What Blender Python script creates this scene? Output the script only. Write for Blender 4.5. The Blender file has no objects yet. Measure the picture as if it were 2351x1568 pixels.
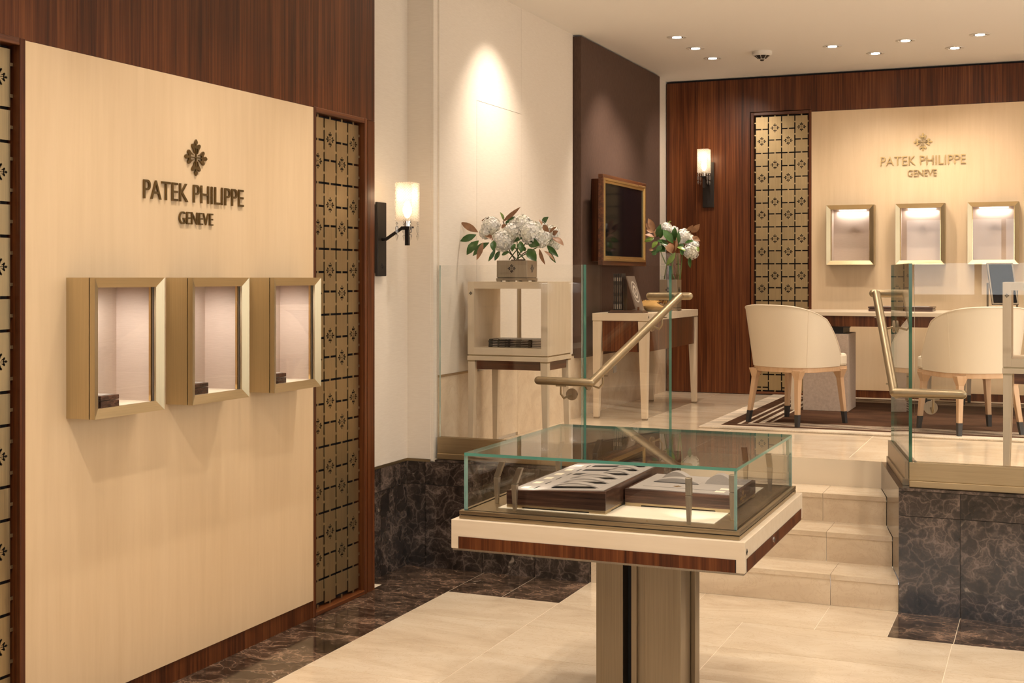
import bpy, bmesh, math, random
from mathutils import Vector, Matrix
random.seed(7)
S = bpy.context.scene
COL = S.collection
PI = math.pi
# ------------------------------------------------------------------ camera, world, exposure
H = 1.65
YAW = math.radians(22.6735)
FPX = 2955.0
cam = bpy.data.cameras.new('camera')
cam.sensor_width = 36.0
cam.lens = FPX / 2351 * 36.0
cam.shift_y = -(784 - 638) / 2351
cam.clip_start = 0.05
camo = bpy.data.objects.new('camera', cam)
COL.objects.link(camo)
camo.location = (0, 0, H)
camo.rotation_euler = (PI / 2, 0, YAW)
S.camera = camo
S.view_settings.view_transform = 'Standard'
S.view_settings.look = 'None'
S.view_settings.gamma = 1.0
S.view_settings.use_curve_mapping = False
S.view_settings.exposure = 0.12
W = bpy.data.worlds.new('daylight')
S.world = W
W.use_nodes = True
W.node_tree.nodes['Background'].inputs[0].default_value = (1.0, 0.97, 0.93, 1)
W.node_tree.nodes['Background'].inputs[1].default_value = 3.0
try:
    S.cycles.use_denoising = True
    S.cycles.max_bounces = 9
    S.cycles.diffuse_bounces = 4
    S.cycles.glossy_bounces = 4
    S.cycles.transmission_bounces = 6
    S.cycles.transparent_max_bounces = 20
    S.cycles.sample_clamp_indirect = 4.0
    S.cycles.caustics_reflective = False
    S.cycles.caustics_refractive = False
except Exception:
    pass
WARM = (1.0, 0.85, 0.70)
NEUT = (1.0, 0.90, 0.80)
K_SPOT = 1.22


def lamp_spot(loc, target, watt, angle=60, blend=0.6, radius=0.035, color=WARM, parent=None, name='spot'):
    l = bpy.data.lights.new(name, 'SPOT')
    l.energy = watt * K_SPOT
    l.color = color
    l.spot_size = math.radians(angle)
    l.spot_blend = blend
    l.shadow_soft_size = radius
    o = bpy.data.objects.new(name, l)
    COL.objects.link(o)
    o.location = loc
    d = Vector(target) - Vector(loc)
    o.rotation_euler = d.to_track_quat('-Z', 'Y').to_euler()
    if parent:
        o.parent = parent
        o.location = Vector(loc) - parent.location
    return o


def lamp_area(loc, target, watt, sx, sy, color=WARM, parent=None, name='strip'):
    l = bpy.data.lights.new(name, 'AREA')
    l.shape = 'RECTANGLE'
    l.size, l.size_y = sx, sy
    l.energy = watt
    l.color = color
    o = bpy.data.objects.new(name, l)
    COL.objects.link(o)
    o.location = loc
    d = Vector(target) - Vector(loc)
    o.rotation_euler = d.to_track_quat('-Z', 'Y').to_euler()
    if parent:
        o.parent = parent
        o.location = Vector(loc) - parent.location
    return o


# ------------------------------------------------------------------ plan of the room (metres)
XW = -3.298      # face of the panelled left wall, lower room
XR = -3.410      # recessed wall beside it
XL = -3.235      # left wall of the raised room
YF = 6.60        # front of the raised floor
ZP = 0.615       # raised floor
YB = 11.38       # back wall
ZC = 3.44        # ceiling
XE = 3.6         # right wall
Y0 = -3.0        # street front behind the camera

_fw = Vector((-math.sin(YAW), math.cos(YAW), 0))
_rt = Vector((math.cos(YAW), math.sin(YAW), 0))


def at(px, py, Y):
    """point at depth Y of the room that the photograph shows at px, py"""
    d = _fw + _rt * ((px - 1175.5) / FPX) + Vector((0, 0, 1)) * ((638 - py) / FPX)
    t = Y / d.y
    return Vector((0, 0, H)) + d * t


# ------------------------------------------------------------------ materials
MATS = {}


class NG:
    def __init__(self, name):
        m = bpy.data.materials.new(name)
        m.use_nodes = True
        self.m = m
        self.nt = m.node_tree
        self.n = self.nt.nodes
        self.l = self.nt.links
        self.bsdf = self.n['Principled BSDF']
        MATS[name] = m

    def node(self, t, **kw):
        x = self.n.new(t)
        for k, v in kw.items():
            setattr(x, k, v)
        return x

    def set(self, sock, v):
        if hasattr(v, 'is_linked') or isinstance(v, bpy.types.NodeSocket):
            self.l.new(v, sock)
        else:
            if isinstance(v, (tuple, list)) and len(v) == 3 and sock.type == 'RGBA':
                v = (*v, 1)
            sock.default_value = v

    def P(self, **kw):
        for k, v in kw.items():
            self.set(self.bsdf.inputs[k.replace('_', ' ')], v)

    def pos(self, obj=False):
        if obj:
            return self.node('ShaderNodeTexCoord').outputs['Object']
        return self.node('ShaderNodeNewGeometry').outputs['Position']

    def mapping(self, vec, scale=(1, 1, 1), loc=(0, 0, 0), rot=(0, 0, 0)):
        mp = self.node('ShaderNodeMapping')
        self.l.new(vec, mp.inputs['Vector'])
        mp.inputs['Scale'].default_value = scale
        mp.inputs['Rotation'].default_value = rot
        self.set(mp.inputs['Location'], loc)
        return mp.outputs[0]

    def rnd_offset(self, vec, amp=20.0):
        r = self.node('ShaderNodeObjectInfo').outputs['Random']
        c = self.node('ShaderNodeCombineXYZ')
        for i, k in enumerate((1.0, 0.73, 1.31)):
            self.l.new(self.math('MULTIPLY', r, amp * k), c.inputs[i])
        v = self.node('ShaderNodeVectorMath', operation='ADD')
        self.l.new(vec, v.inputs[0])
        self.l.new(c.outputs[0], v.inputs[1])
        return v.outputs[0]

    def noise(self, vec, scale=5, detail=4, rough=0.5, dist=0.0):
        x = self.node('ShaderNodeTexNoise')
        self.l.new(vec, x.inputs['Vector'])
        x.inputs['Scale'].default_value = scale
        x.inputs['Detail'].default_value = detail
        x.inputs['Roughness'].default_value = rough
        x.inputs['Distortion'].default_value = dist
        return x.outputs['Fac']

    def voro(self, vec, scale=5, feature='F1', rnd=1.0):
        x = self.node('ShaderNodeTexVoronoi', feature=feature)
        self.l.new(vec, x.inputs['Vector'])
        x.inputs['Scale'].default_value = scale
        x.inputs['Randomness'].default_value = rnd
        return x.outputs['Distance']

    def ramp(self, fac, stops, interp='LINEAR'):
        r = self.node('ShaderNodeValToRGB')
        r.color_ramp.interpolation = interp
        el = r.color_ramp.elements
        while len(el) < len(stops):
            el.new(0.5)
        for e, (p, c) in zip(el, stops):
            e.position = p
            e.color = (*c, 1) if len(c) == 3 else c
        self.l.new(fac, r.inputs[0])
        return r.outputs[0]

    def mix(self, fac, a, b, mode='MIX'):
        x = self.node('ShaderNodeMix', data_type='RGBA', blend_type=mode)
        self.set(x.inputs[0], fac)
        self.set(x.inputs[6], a)
        self.set(x.inputs[7], b)
        return x.outputs[2]

    def math(self, op, a, b=None, clamp=False):
        x = self.node('ShaderNodeMath', operation=op)
        x.use_clamp = clamp
        self.set(x.inputs[0], a)
        if b is not None:
            self.set(x.inputs[1], b)
        return x.outputs[0]

    def bump(self, h, strength=0.1, dist=0.002):
        b = self.node('ShaderNodeBump')
        b.inputs['Strength'].default_value = strength
        b.inputs['Distance'].default_value = dist
        self.l.new(h, b.inputs['Height'])
        self.l.new(b.outputs[0], self.bsdf.inputs['Normal'])


def plain(name, col, rough=0.5, metal=0.0, **kw):
    g = NG(name)
    g.P(Base_Color=col, Roughness=rough, Metallic=metal, **kw)
    return g.m


def stops(a, b, c, k):
    return [(0.53 - 0.17 * k, a), (0.53, b), (0.53 + 0.19 * k, c)]


def wood(name, scale, dark, mid, light, rough=0.32, obj=False, contrast=1.0, spec=0.5):
    g = NG(name)
    p = g.rnd_offset(g.pos(obj))
    warp = g.noise(g.mapping(p, tuple(s * 0.10 + 0.3 for s in scale)), 1.0, 3, 0.5)
    v = g.node('ShaderNodeVectorMath', operation='ADD')
    wv = g.node('ShaderNodeCombineXYZ')
    for i in range(3):
        g.l.new(g.math('MULTIPLY', warp, 0.9), wv.inputs[i])
    g.l.new(g.mapping(p, scale), v.inputs[0])
    g.l.new(wv.outputs[0], v.inputs[1])
    fine = g.noise(v.outputs[0], 1.0, 7, 0.62, 0.15)
    broad = g.noise(g.mapping(p, tuple(s * 0.16 for s in scale)), 1.0, 3, 0.5)
    f = g.math('ADD', g.math('MULTIPLY', fine, 0.72), g.math('MULTIPLY', broad, 0.38))
    c = g.ramp(f, stops(dark, mid, light, contrast))
    g.P(Base_Color=c, Roughness=rough, Specular_IOR_Level=spec)
    g.bump(fine, 0.05, 0.001)
    return g.m


RD, RM, RL = (0.024, 0.0065, 0.0022), (0.088, 0.0235, 0.0062), (0.185, 0.060, 0.017)
wood('rosewood_vertical', (70, 70, 1.3), RD, RM, RL, 0.35, spec=0.3)
wood('rosewood_along_x', (1.6, 80, 80), RD, RM, RL)
wood('rosewood_along_y', (80, 1.6, 80), RD, RM, RL)
wood('macassar', (3.0, 40, 90), (0.016, 0.008, 0.006), (0.055, 0.026, 0.017), (0.15, 0.07, 0.04), 0.25)
wood('maple_panel', (26, 26, 1.8), (0.66, 0.485, 0.29), (0.73, 0.55, 0.345), (0.79, 0.61, 0.40), 0.42, spec=0.35, contrast=2.0)
wood('maple', (26, 26, 2.2), (0.62, 0.50, 0.35), (0.70, 0.575, 0.42), (0.77, 0.65, 0.50), 0.38, contrast=1.5)
wood('maple_flat', (2.2, 26, 26), (0.62, 0.50, 0.35), (0.70, 0.575, 0.42), (0.77, 0.65, 0.50), 0.38, contrast=1.5)
wood('beech', (30, 30, 3), (0.50, 0.31, 0.17), (0.58, 0.38, 0.225), (0.64, 0.44, 0.28), 0.4)


def metal(name, col, rough, scale, amt=0.35):
    g = NG(name)
    p = g.rnd_offset(g.pos())
    n = g.noise(g.mapping(p, scale), 1.0, 4, 0.6)
    n2 = g.noise(p, 2.0, 2)
    f = g.math('ADD', g.math('MULTIPLY', n, 0.6), g.math('MULTIPLY', n2, 0.4))
    a = tuple(c * (1 - amt) for c in col)
    b = tuple(min(1, c * (1 + amt)) for c in col)
    g.P(Base_Color=g.ramp(f, [(0.3, a), (0.7, b)]), Metallic=1.0, Roughness=g.ramp(n, [(0.3, (rough * .8,) * 3), (0.7, (rough * 1.2,) * 3)]))
    return g.m


metal('brass_cabinet', (0.58, 0.485, 0.315), 0.36, (250, 250, 3), 0.12)
metal('brass_cabinet_h', (0.60, 0.485, 0.295), 0.36, (3, 3, 250), 0.12)
metal('brass_tile', (0.46, 0.35, 0.195), 0.42, (420, 420, 3), 0.22)
metal('bronze', (0.33, 0.265, 0.185), 0.38, (300, 300, 3), 0.2)
metal('bronze_h', (0.46, 0.36, 0.22), 0.36, (3, 3, 300), 0.16)
metal('bronze_rail', (0.36, 0.285, 0.18), 0.42, (40, 40, 40), 0.1)
metal('bronze_dark', (0.15, 0.12, 0.085), 0.45, (60, 60, 60), 0.1)
metal('pewter', (0.42, 0.36, 0.28), 0.42, (300, 300, 3), 0.2)
metal('gold_sign', (0.72, 0.53, 0.25), 0.34, (60, 60, 60), 0.1)
metal('bronze_sign', (0.20, 0.135, 0.06), 0.42, (60, 60, 60), 0.1)
metal('bright_brass', (0.85, 0.60, 0.28), 0.12, (3, 3, 30), 0.05)
metal('chrome', (0.75, 0.73, 0.70), 0.18, (30, 30, 30), 0.05)
plain('black', (0.008, 0.006, 0.006), 0.6)
plain('black_recess', (0.010, 0.005, 0.004), 0.7)
plain('dark_bronze', (0.022, 0.017, 0.014), 0.45, 0.4)
plain('dark_ferrule', (0.03, 0.028, 0.028), 0.5)
plain('screen_black', (0.003, 0.003, 0.005), 0.08, IOR=1.18)
plain('white_plastic', (0.72, 0.68, 0.62), 0.4)
plain('ivory', (0.80, 0.70, 0.54), 0.55)
plain('paper', (0.5, 0.42, 0.33), 0.7)
plain('cover_dark', (0.018, 0.014, 0.012), 0.3)
plain('cover_grey', (0.16, 0.12, 0.095), 0.35)
plain('print_light', (0.55, 0.48, 0.40), 0.5)
plain('print_mid', (0.16, 0.13, 0.10), 0.5)
plain('stem_green', (0.10, 0.16, 0.035), 0.5)
plain('stem_brown', (0.10, 0.055, 0.03), 0.6)
plain('grout_light', (0.80, 0.70, 0.55), 0.6)
plain('grout_dark', (0.16, 0.13, 0.115), 0.5)


def emit(name, col, s):
    g = NG(name)
    g.P(Base_Color=(0, 0, 0), Emission_Color=col, Emission_Strength=s)
    return g.m


emit('lamp_glow', (1.0, 0.90, 0.76), 25)
emit('bulb_glow', (1.0, 0.80, 0.55), 9)
emit('led_glow', (1.0, 0.93, 0.86), 9)

# wall covering with fine horizontal weave
def fabric(name, a, b, scale, rough=0.85, bs=0.25):
    g = NG(name)
    p = g.pos()
    n = g.noise(g.mapping(p, scale), 1.0, 4, 0.6)
    n2 = g.noise(p, 1.3, 2)
    f = g.math('ADD', g.math('MULTIPLY', n, 0.75), g.math('MULTIPLY', n2, 0.25))
    g.P(Base_Color=g.ramp(f, [(0.3, a), (0.7, b)]), Roughness=rough, Specular_IOR_Level=0.2)
    g.bump(n, bs, 0.001)
    return g.m


fabric('wallpaper', (0.74, 0.665, 0.57), (0.82, 0.75, 0.655), (18, 18, 320))
fabric('brown_fabric', (0.070, 0.040, 0.030), (0.125, 0.076, 0.056), (260, 260, 25), 0.8)
fabric('cabinet_lining', (0.53, 0.415, 0.335), (0.60, 0.475, 0.39), (30, 30, 350), 0.75, 0.15)
fabric('tray_leather', (0.30, 0.265, 0.235), (0.37, 0.325, 0.285), (500, 500, 500), 0.6, 0.15)
fabric('chair_leather', (0.74, 0.65, 0.51), (0.78, 0.69, 0.55), (350, 350, 350), 0.45, 0.08)
fabric('pedestal_leather', (0.42, 0.335, 0.27), (0.56, 0.455, 0.37), (55, 55, 55), 0.5, 0.7)
fabric('tray_dark', (0.020, 0.019, 0.020), (0.032, 0.030, 0.030), (300, 300, 300), 0.5, 0.1)
g = NG('ceiling_paint')
g.P(Base_Color=(0.88, 0.85, 0.81), Roughness=0.9, Specular_IOR_Level=0.1)

# pale polished marble
def cream_marble(name, rough):
    g = NG(name)
    p = g.rnd_offset(g.pos(), 9)
    n1 = g.noise(g.mapping(p, (1.2, 3.0, 3.0)), 1.6, 8, 0.6, 0.8)
    n2 = g.noise(p, 11.0, 6, 0.6, 1.6)
    vein = g.math('ABSOLUTE', g.math('SUBTRACT', n2, 0.5))
    base = g.ramp(n1, [(0.30, (0.60, 0.475, 0.335)), (0.5, (0.71, 0.585, 0.43)), (0.68, (0.77, 0.655, 0.50))])
    c = g.mix(g.ramp(vein, [(0.0, (0.30,) * 3), (0.022, (0, 0, 0))]), base, (0.50, 0.34, 0.20))
    g.P(Base_Color=c, Roughness=rough, Specular_IOR_Level=0.5)
    return g.m


cream_marble('cream_marble', 0.13)
cream_marble('cream_stone', 0.30)

# dark brown marble with a web of pale veins
def dark_marble(name, sc, tone, rough=0.10):
    g = NG(name)
    p = g.rnd_offset(g.pos(), 7)
    w = g.node('ShaderNodeTexNoise')
    g.l.new(p, w.inputs['Vector'])
    w.inputs['Scale'].default_value = 7
    w.inputs['Detail'].default_value = 5
    wm = g.node('ShaderNodeVectorMath', operation='MULTIPLY_ADD')
    g.l.new(w.outputs['Color'], wm.inputs[0])
    wm.inputs[1].default_value = (0.22, 0.22, 0.22)
    g.l.new(g.mapping(p, sc), wm.inputs[2])
    v = wm.outputs[0]
    e1 = g.voro(v, 13, 'DISTANCE_TO_EDGE')
    e2 = g.voro(v, 34, 'DISTANCE_TO_EDGE')
    n = g.noise(v, 6, 6, 0.65)
    base = g.ramp(n, [(0.35, tuple(t * 0.010 for t in tone)), (0.55, tuple(t * 0.030 for t in tone)), (0.72, tuple(t * 0.085 for t in tone))])
    m1 = g.math('MULTIPLY', g.ramp(e1, [(0.0, (1,) * 3), (0.055, (0.25,) * 3), (0.12, (0,) * 3)]), g.ramp(n, [(0.36, (0.05,) * 3), (0.62, (0.9,) * 3)]))
    m2 = g.math('MULTIPLY', g.ramp(e2, [(0.0, (0.8,) * 3), (0.10, (0,) * 3)]), g.ramp(n, [(0.46, (0,) * 3), (0.66, (0.8,) * 3)]))
    m = g.math('MAXIMUM', m1, m2)
    c = g.mix(g.math('MULTIPLY', m, 0.75), base, tuple(t * 0.20 for t in tone))
    n3 = g.noise(p, 9, 4, 0.55, 1.2)
    wv = g.math('MULTIPLY', g.ramp(n3, [(0.665, (0,) * 3), (0.70, (0.8,) * 3)]), g.ramp(e1, [(0.0, (1,) * 3), (0.2, (0.2,) * 3)]))
    c = g.mix(wv, c, (0.42, 0.34, 0.27))
    g.P(Base_Color=c, Roughness=rough, Specular_IOR_Level=0.5)
    return g.m


dark_marble('dark_marble', (1, 1, 1), (1.5, 1.1, 0.9))
dark_marble('dark_marble_floor', (0.45, 1.0, 1.0), (2.2, 1.4, 0.95))

# rug: cream edge, brown field, pale stripes that follow the edge
RUGX0, RUGX1, RUGY0, RUGY1 = -2.236, 1.60, 8.69, 11.30
g = NG('rug_pile')
p = g.pos()
sp = g.node('ShaderNodeSeparateXYZ')
g.l.new(p, sp.inputs[0])
dx = g.math('MINIMUM', g.math('SUBTRACT', sp.outputs[0], RUGX0), g.math('SUBTRACT', RUGX1, sp.outputs[0]))
dy = g.math('MINIMUM', g.math('SUBTRACT', sp.outputs[1], RUGY0), g.math('SUBTRACT', RUGY1, sp.outputs[1]))
d = g.math('MINIMUM', dx, dy)
CR, BR = (0.62, 0.525, 0.41), (0.082, 0.040, 0.022)
st = [(0.0, CR), (0.125, BR), (0.217, CR), (0.241, BR), (0.280, CR), (0.304, BR), (0.342, CR), (0.376, BR), (0.410, CR), (0.428, BR)]
base = g.ramp(d, st, 'CONSTANT')
nz = g.noise(p, 260, 3, 0.7)
nb = g.noise(g.mapping(p, (1.2, 2.6, 1)), 2.6, 3, 0.5)
base = g.mix(1.0, base, g.ramp(nb, [(0.35, (0.75,) * 3), (0.65, (1.25,) * 3)]), 'MULTIPLY')
g.P(Base_Color=g.mix(1.0, base, g.ramp(nz, [(0.3, (0.75,) * 3), (0.7, (1.2,) * 3)]), 'MULTIPLY'), Roughness=0.95, Specular_IOR_Level=0.1)
g.bump(nz, 0.5, 0.004)


# clear sheet glass for the flat faces of a pane: passes light, mirrors by angle
def pane_glass(name, tint, ior=1.5, rough=0.0):
    g = NG(name)
    g.n.remove(g.bsdf)
    out = g.n['Material Output']
    tr = g.node('ShaderNodeBsdfTransparent')
    tr.inputs[0].default_value = (*tint, 1)
    gl = g.node('ShaderNodeBsdfGlossy')
    gl.inputs['Roughness'].default_value = rough
    ge = g.node('ShaderNodeNewGeometry')
    dt = g.node('ShaderNodeVectorMath', operation='DOT_PRODUCT')
    g.l.new(ge.outputs['Normal'], dt.inputs[0])
    g.l.new(ge.outputs['Incoming'], dt.inputs[1])
    k = g.math('SUBTRACT', 1.0, g.math('ABSOLUTE', dt.outputs['Value']), True)
    r0 = ((ior - 1) / (ior + 1)) ** 2
    fz = g.math('ADD', g.math('MULTIPLY', g.math('POWER', k, 5.0), 1 - r0), r0, True)
    mx = g.node('ShaderNodeMixShader')
    g.l.new(fz, mx.inputs[0])
    g.l.new(tr.outputs[0], mx.inputs[1])
    g.l.new(gl.outputs[0], mx.inputs[2])
    g.l.new(mx.outputs[0], out.inputs['Surface'])
    return g.m


pane_glass('pane', (0.985, 0.99, 0.985))
pane_glass('pane_low_iron', (0.995, 0.995, 0.992), 1.3)


def edge_glass(name, col, rough):
    g = NG(name)
    g.P(Base_Color=col, Roughness=rough, Transmission_Weight=0.35, IOR=1.5)
    return g.m


edge_glass('glass_edge', (0.10, 0.34, 0.27), 0.12)
edge_glass('glass_edge_pale', (0.36, 0.60, 0.54), 0.15)
edge_glass('glass_edge_dark', (0.045, 0.17, 0.115), 0.1)
g = NG('cut_crystal')
p = g.pos(True)
w1 = g.node('ShaderNodeTexWave', wave_type='BANDS', bands_direction='DIAGONAL')
g.l.new(g.mapping(p, (1, 1, 1)), w1.inputs['Vector'])
w1.inputs['Scale'].default_value = 42
w2 = g.node('ShaderNodeTexWave', wave_type='BANDS', bands_direction='DIAGONAL')
g.l.new(g.mapping(p, (-1, -1, 1)), w2.inputs['Vector'])
w2.inputs['Scale'].default_value = 42
hh = g.math('MAXIMUM', w1.outputs['Fac'], w2.outputs['Fac'])
tr = g.node('ShaderNodeBsdfTransparent')
tr.inputs[0].default_value = (0.93, 0.90, 0.86, 1)
g.P(Base_Color=(0.95, 0.92, 0.88), Roughness=0.25, Subsurface_Weight=0.0)
tl = g.node('ShaderNodeBsdfTranslucent')
tl.inputs[0].default_value = (0.95, 0.88, 0.78, 1)
m1 = g.node('ShaderNodeMixShader')
g.set(m1.inputs[0], 0.35)
g.l.new(g.bsdf.outputs[0], m1.inputs[1])
g.l.new(tl.outputs[0], m1.inputs[2])
m2 = g.node('ShaderNodeMixShader')
g.l.new(g.ramp(hh, [(0.70, (0.05,) * 3), (0.95, (0.55,) * 3)]), m2.inputs[0])
g.l.new(tr.outputs[0], m2.inputs[1])
g.l.new(m1.outputs[0], m2.inputs[2])
g.l.new(m2.outputs[0], g.n['Material Output'].inputs['Surface'])
g.bump(hh, 0.6, 0.002)
g = NG('crystal_drop')
g.P(Base_Color=(0.95, 0.93, 0.9), Roughness=0.02, Transmission_Weight=0.9, IOR=1.5)

# magnolia leaf: glossy green face, brown felt back
def leaf_mat(name, top, back):
    g = NG(name)
    bf = g.node('ShaderNodeNewGeometry').outputs['Backfacing']
    n = g.noise(g.pos(), 30, 3)
    t2 = tuple(c * 1.5 for c in top)
    c = g.mix(bf, g.ramp(n, [(0.3, top), (0.7, t2)]), back)
    r = g.math('ADD', g.math('MULTIPLY', bf, 0.35), 0.5 if name == 'leaf_brown' else 0.3)
    g.P(Base_Color=c, Roughness=r)
    return g.m


leaf_mat('leaf_green', (0.035, 0.085, 0.018), (0.10, 0.13, 0.045))
leaf_mat('leaf_brown', (0.23, 0.115, 0.055), (0.26, 0.14, 0.07))
leaf_mat('leaf_lime', (0.13, 0.19, 0.035), (0.20, 0.20, 0.06))
g = NG('hydrangea_petal')
n = g.noise(g.pos(), 14, 3)
g.P(Base_Color=g.ramp(n, [(0.35, (0.83, 0.80, 0.66)), (0.6, (0.88, 0.86, 0.82))]), Roughness=0.6, Subsurface_Weight=0.15, Subsurface_Radius=(0.01, 0.01, 0.01))
M = MATS


# ------------------------------------------------------------------ mesh helpers
class MB:
    def __init__(self):
        self.v = []
        self.f = []
        self.mi = []

    def add(self, verts, faces, mi=0):
        o = len(self.v)
        self.v += [Vector(x) for x in verts]
        for f in faces:
            self.f.append(tuple(i + o for i in f))
            self.mi.append(mi)
        return self

    def box(self, x0, x1, y0, y1, z0, z1, mi=0):
        vs = [(x0, y0, z0), (x1, y0, z0), (x1, y1, z0), (x0, y1, z0), (x0, y0, z1), (x1, y0, z1), (x1, y1, z1), (x0, y1, z1)]
        fs = [(0, 3, 2, 1), (4, 5, 6, 7), (0, 1, 5, 4), (1, 2, 6, 5), (2, 3, 7, 6), (3, 0, 4, 7)]
        return self.add(vs, fs, mi)

    def prism(self, pts, f0, f1, mi=0):
        """pts: 2-D outline (counter-clockwise seen from f1); f0,f1 map (a,b)->3-D for both ends"""
        n = len(pts)
        vs = [f0(*p) for p in pts] + [f1(*p) for p in pts]
        fs = [tuple(range(n))[::-1], tuple(range(n, 2 * n))]
        fs += [(i, (i + 1) % n, n + (i + 1) % n, n + i) for i in range(n)]
        return self.add(vs, fs, mi)

    def prism_z(self, pts, z0, z1, mi=0):
        return self.prism(pts, lambda a, b: (a, b, z0), lambda a, b: (a, b, z1), mi)

    def taper(self, b0, b1, z0, z1, mi=0):
        """b = (x0,x1,y0,y1) at bottom and top"""
        r = lambda b, z: [(b[0], b[2], z), (b[1], b[2], z), (b[1], b[3], z), (b[0], b[3], z)]
        return self.add(r(b0, z0) + r(b1, z1), [(0, 3, 2, 1), (4, 5, 6, 7), (0, 1, 5, 4), (1, 2, 6, 5), (2, 3, 7, 6), (3, 0, 4, 7)], mi)

    def tube(self, path, r, seg=12, cap=True, mi=0, radii=None, rounded=False):
        path = [Vector(p) for p in path]
        n = len(path)
        if rounded:
            d0 = (path[0] - path[1]).normalized()
            d1 = (path[-1] - path[-2]).normalized()
            pre = [(path[0] + d0 * r * math.sin(a), r * math.cos(a)) for a in (1.45, 1.15, 0.8, 0.4)]
            post = [(path[-1] + d1 * r * math.sin(a), r * math.cos(a)) for a in (0.4, 0.8, 1.15, 1.45)]
            radii = [q[1] for q in pre] + [r] * n + [q[1] for q in post]
            path = [q[0] for q in pre] + path + [q[0] for q in post]
            n = len(path)
        rings = []
        ref = None
        for i, p in enumerate(path):
            t = (path[min(i + 1, n - 1)] - path[max(i - 1, 0)]).normalized()
            if ref is None:
                ref = Vector((0, 0, 1)) if abs(t.z) < 0.9 else Vector((1, 0, 0))
            u = (ref - t * ref.dot(t)).normalized()
            ref = u
            w = t.cross(u)
            rr = radii[i] if radii else r
            k = 1.0
            if 0 < i < n - 1 and not rounded:
                c = (path[i] - path[i - 1]).normalized().dot((path[i + 1] - path[i]).normalized())
                k = 1.0 / max(0.5, math.sqrt((1 + c) / 2))
            rings.append([p + (u * math.cos(2 * PI * j / seg) + w * math.sin(2 * PI * j / seg)) * rr * (k if k < 1.05 else 1 + (k - 1) * 0.6) for j in range(seg)])
        vs = [q for rg in rings for q in rg]
        fs = []
        for i in range(n - 1):
            for j in range(seg):
                a, b = i * seg + j, i * seg + (j + 1) % seg
                fs.append((a, b, b + seg, a + seg))
        if cap:
            fs.append(tuple(range(seg))[::-1])
            fs.append(tuple(range((n - 1) * seg, n * seg)))
        return self.add(vs, fs, mi)

    def lathe(self, prof, c, seg=24, axis='z', mi=0):
        vs = []
        for r, h in prof:
            for j in range(seg):
                a = 2 * PI * j / seg
                x, y = r * math.cos(a), r * math.sin(a)
                vs.append((c[0] + x, c[1] + y, c[2] + h) if axis == 'z' else ((c[0] + x, c[1] - h, c[2] + y) if axis == '-y' else (c[0] + h, c[1] + x, c[2] + y)))
        fs = []
        n = len(prof)
        for i in range(n - 1):
            for j in range(seg):
                a, b = i * seg + j, i * seg + (j + 1) % seg
                fs.append((a, b, b + seg, a + seg))
        if prof[0][0] > 1e-6:
            fs.append(tuple(range(seg))[::-1])
        if prof[-1][0] > 1e-6:
            fs.append(tuple(range((n - 1) * seg, n * seg)))
        return self.add(vs, fs, mi)

    def mesh(self, name, mats, org=(0, 0, 0), smooth=False, weld=False):
        me = bpy.data.meshes.new(name)
        o = Vector(org)
        me.from_pydata([v - o for v in self.v], [], self.f)
        for m in mats:
            me.materials.append(M[m])
        for p, i in zip(me.polygons, self.mi):
            p.material_index = i
        bm = bmesh.new()
        bm.from_mesh(me)
        if weld:
            bmesh.ops.remove_doubles(bm, verts=bm.verts, dist=1e-5)
        bmesh.ops.recalc_face_normals(bm, faces=bm.faces)
        bm.to_mesh(me)
        bm.free()
        if smooth:
            for p in me.polygons:
                p.use_smooth = True
        return me

    def build(self, name, mats, parent=None, bevel=0.0, smooth=False, sharp=35, weld=False):
        if isinstance(mats, str):
            mats = [mats]
        org = Vector((0, 0, 0))
        q = parent
        while q is not None:
            org += Vector(q.location)
            q = q.parent
        me = self.mesh(name, mats, org, smooth, weld)
        o = bpy.data.objects.new(name, me)
        COL.objects.link(o)
        if parent:
            o.parent = parent
        if smooth and sharp < 180:
            me.set_sharp_from_angle(angle=math.radians(sharp))
        if bevel:
            md = o.modifiers.new('edge', 'BEVEL')
            md.width = bevel
            md.segments = 2
            md.limit_method = 'ANGLE'
        return o


def thing(name, label, cat, loc=(0, 0, 0), rotz=0, group=None):
    o = bpy.data.objects.new(name, None)
    COL.objects.link(o)
    o.empty_display_size = 0.1
    o.location = loc
    o.rotation_euler = (0, 0, rotz)
    o['label'] = label
    o['category'] = cat
    if group:
        o['group'] = group
    return o


def tag(o, label, cat, group=None):
    o['label'] = label
    o['category'] = cat
    if group:
        o['group'] = group
    return o


def struct(o):
    o['kind'] = 'structure'
    return o


def sempty(name, loc=(0, 0, 0)):
    o = bpy.data.objects.new(name, None)
    COL.objects.link(o)
    o.location = loc
    o['kind'] = 'structure'
    return o


def link_mesh(name, me, parent, loc=(0, 0, 0), rot=None):
    o = bpy.data.objects.new(name, me)
    COL.objects.link(o)
    o.parent = parent
    o.location = loc
    if rot:
        o.rotation_euler = rot
    return o


def copy_tree(o, parent=None):
    c = o.copy()
    COL.objects.link(c)
    c.parent = parent
    for ch in list(o.children):
        copy_tree(ch, c)
    return c


TO_L = Matrix(((0, 0, 1, 0), (1, 0, 0, 0), (0, 1, 0, 0), (0, 0, 0, 1)))     # drawing plane -> left wall (u=+Y, v=Z, out=+X)
TO_B = Matrix(((1, 0, 0, 0), (0, 0, -1, 0), (0, 1, 0, 0), (0, 0, 0, 1)))    # drawing plane -> wall facing -Y (u=X, v=Z, out=-Y)


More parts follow.
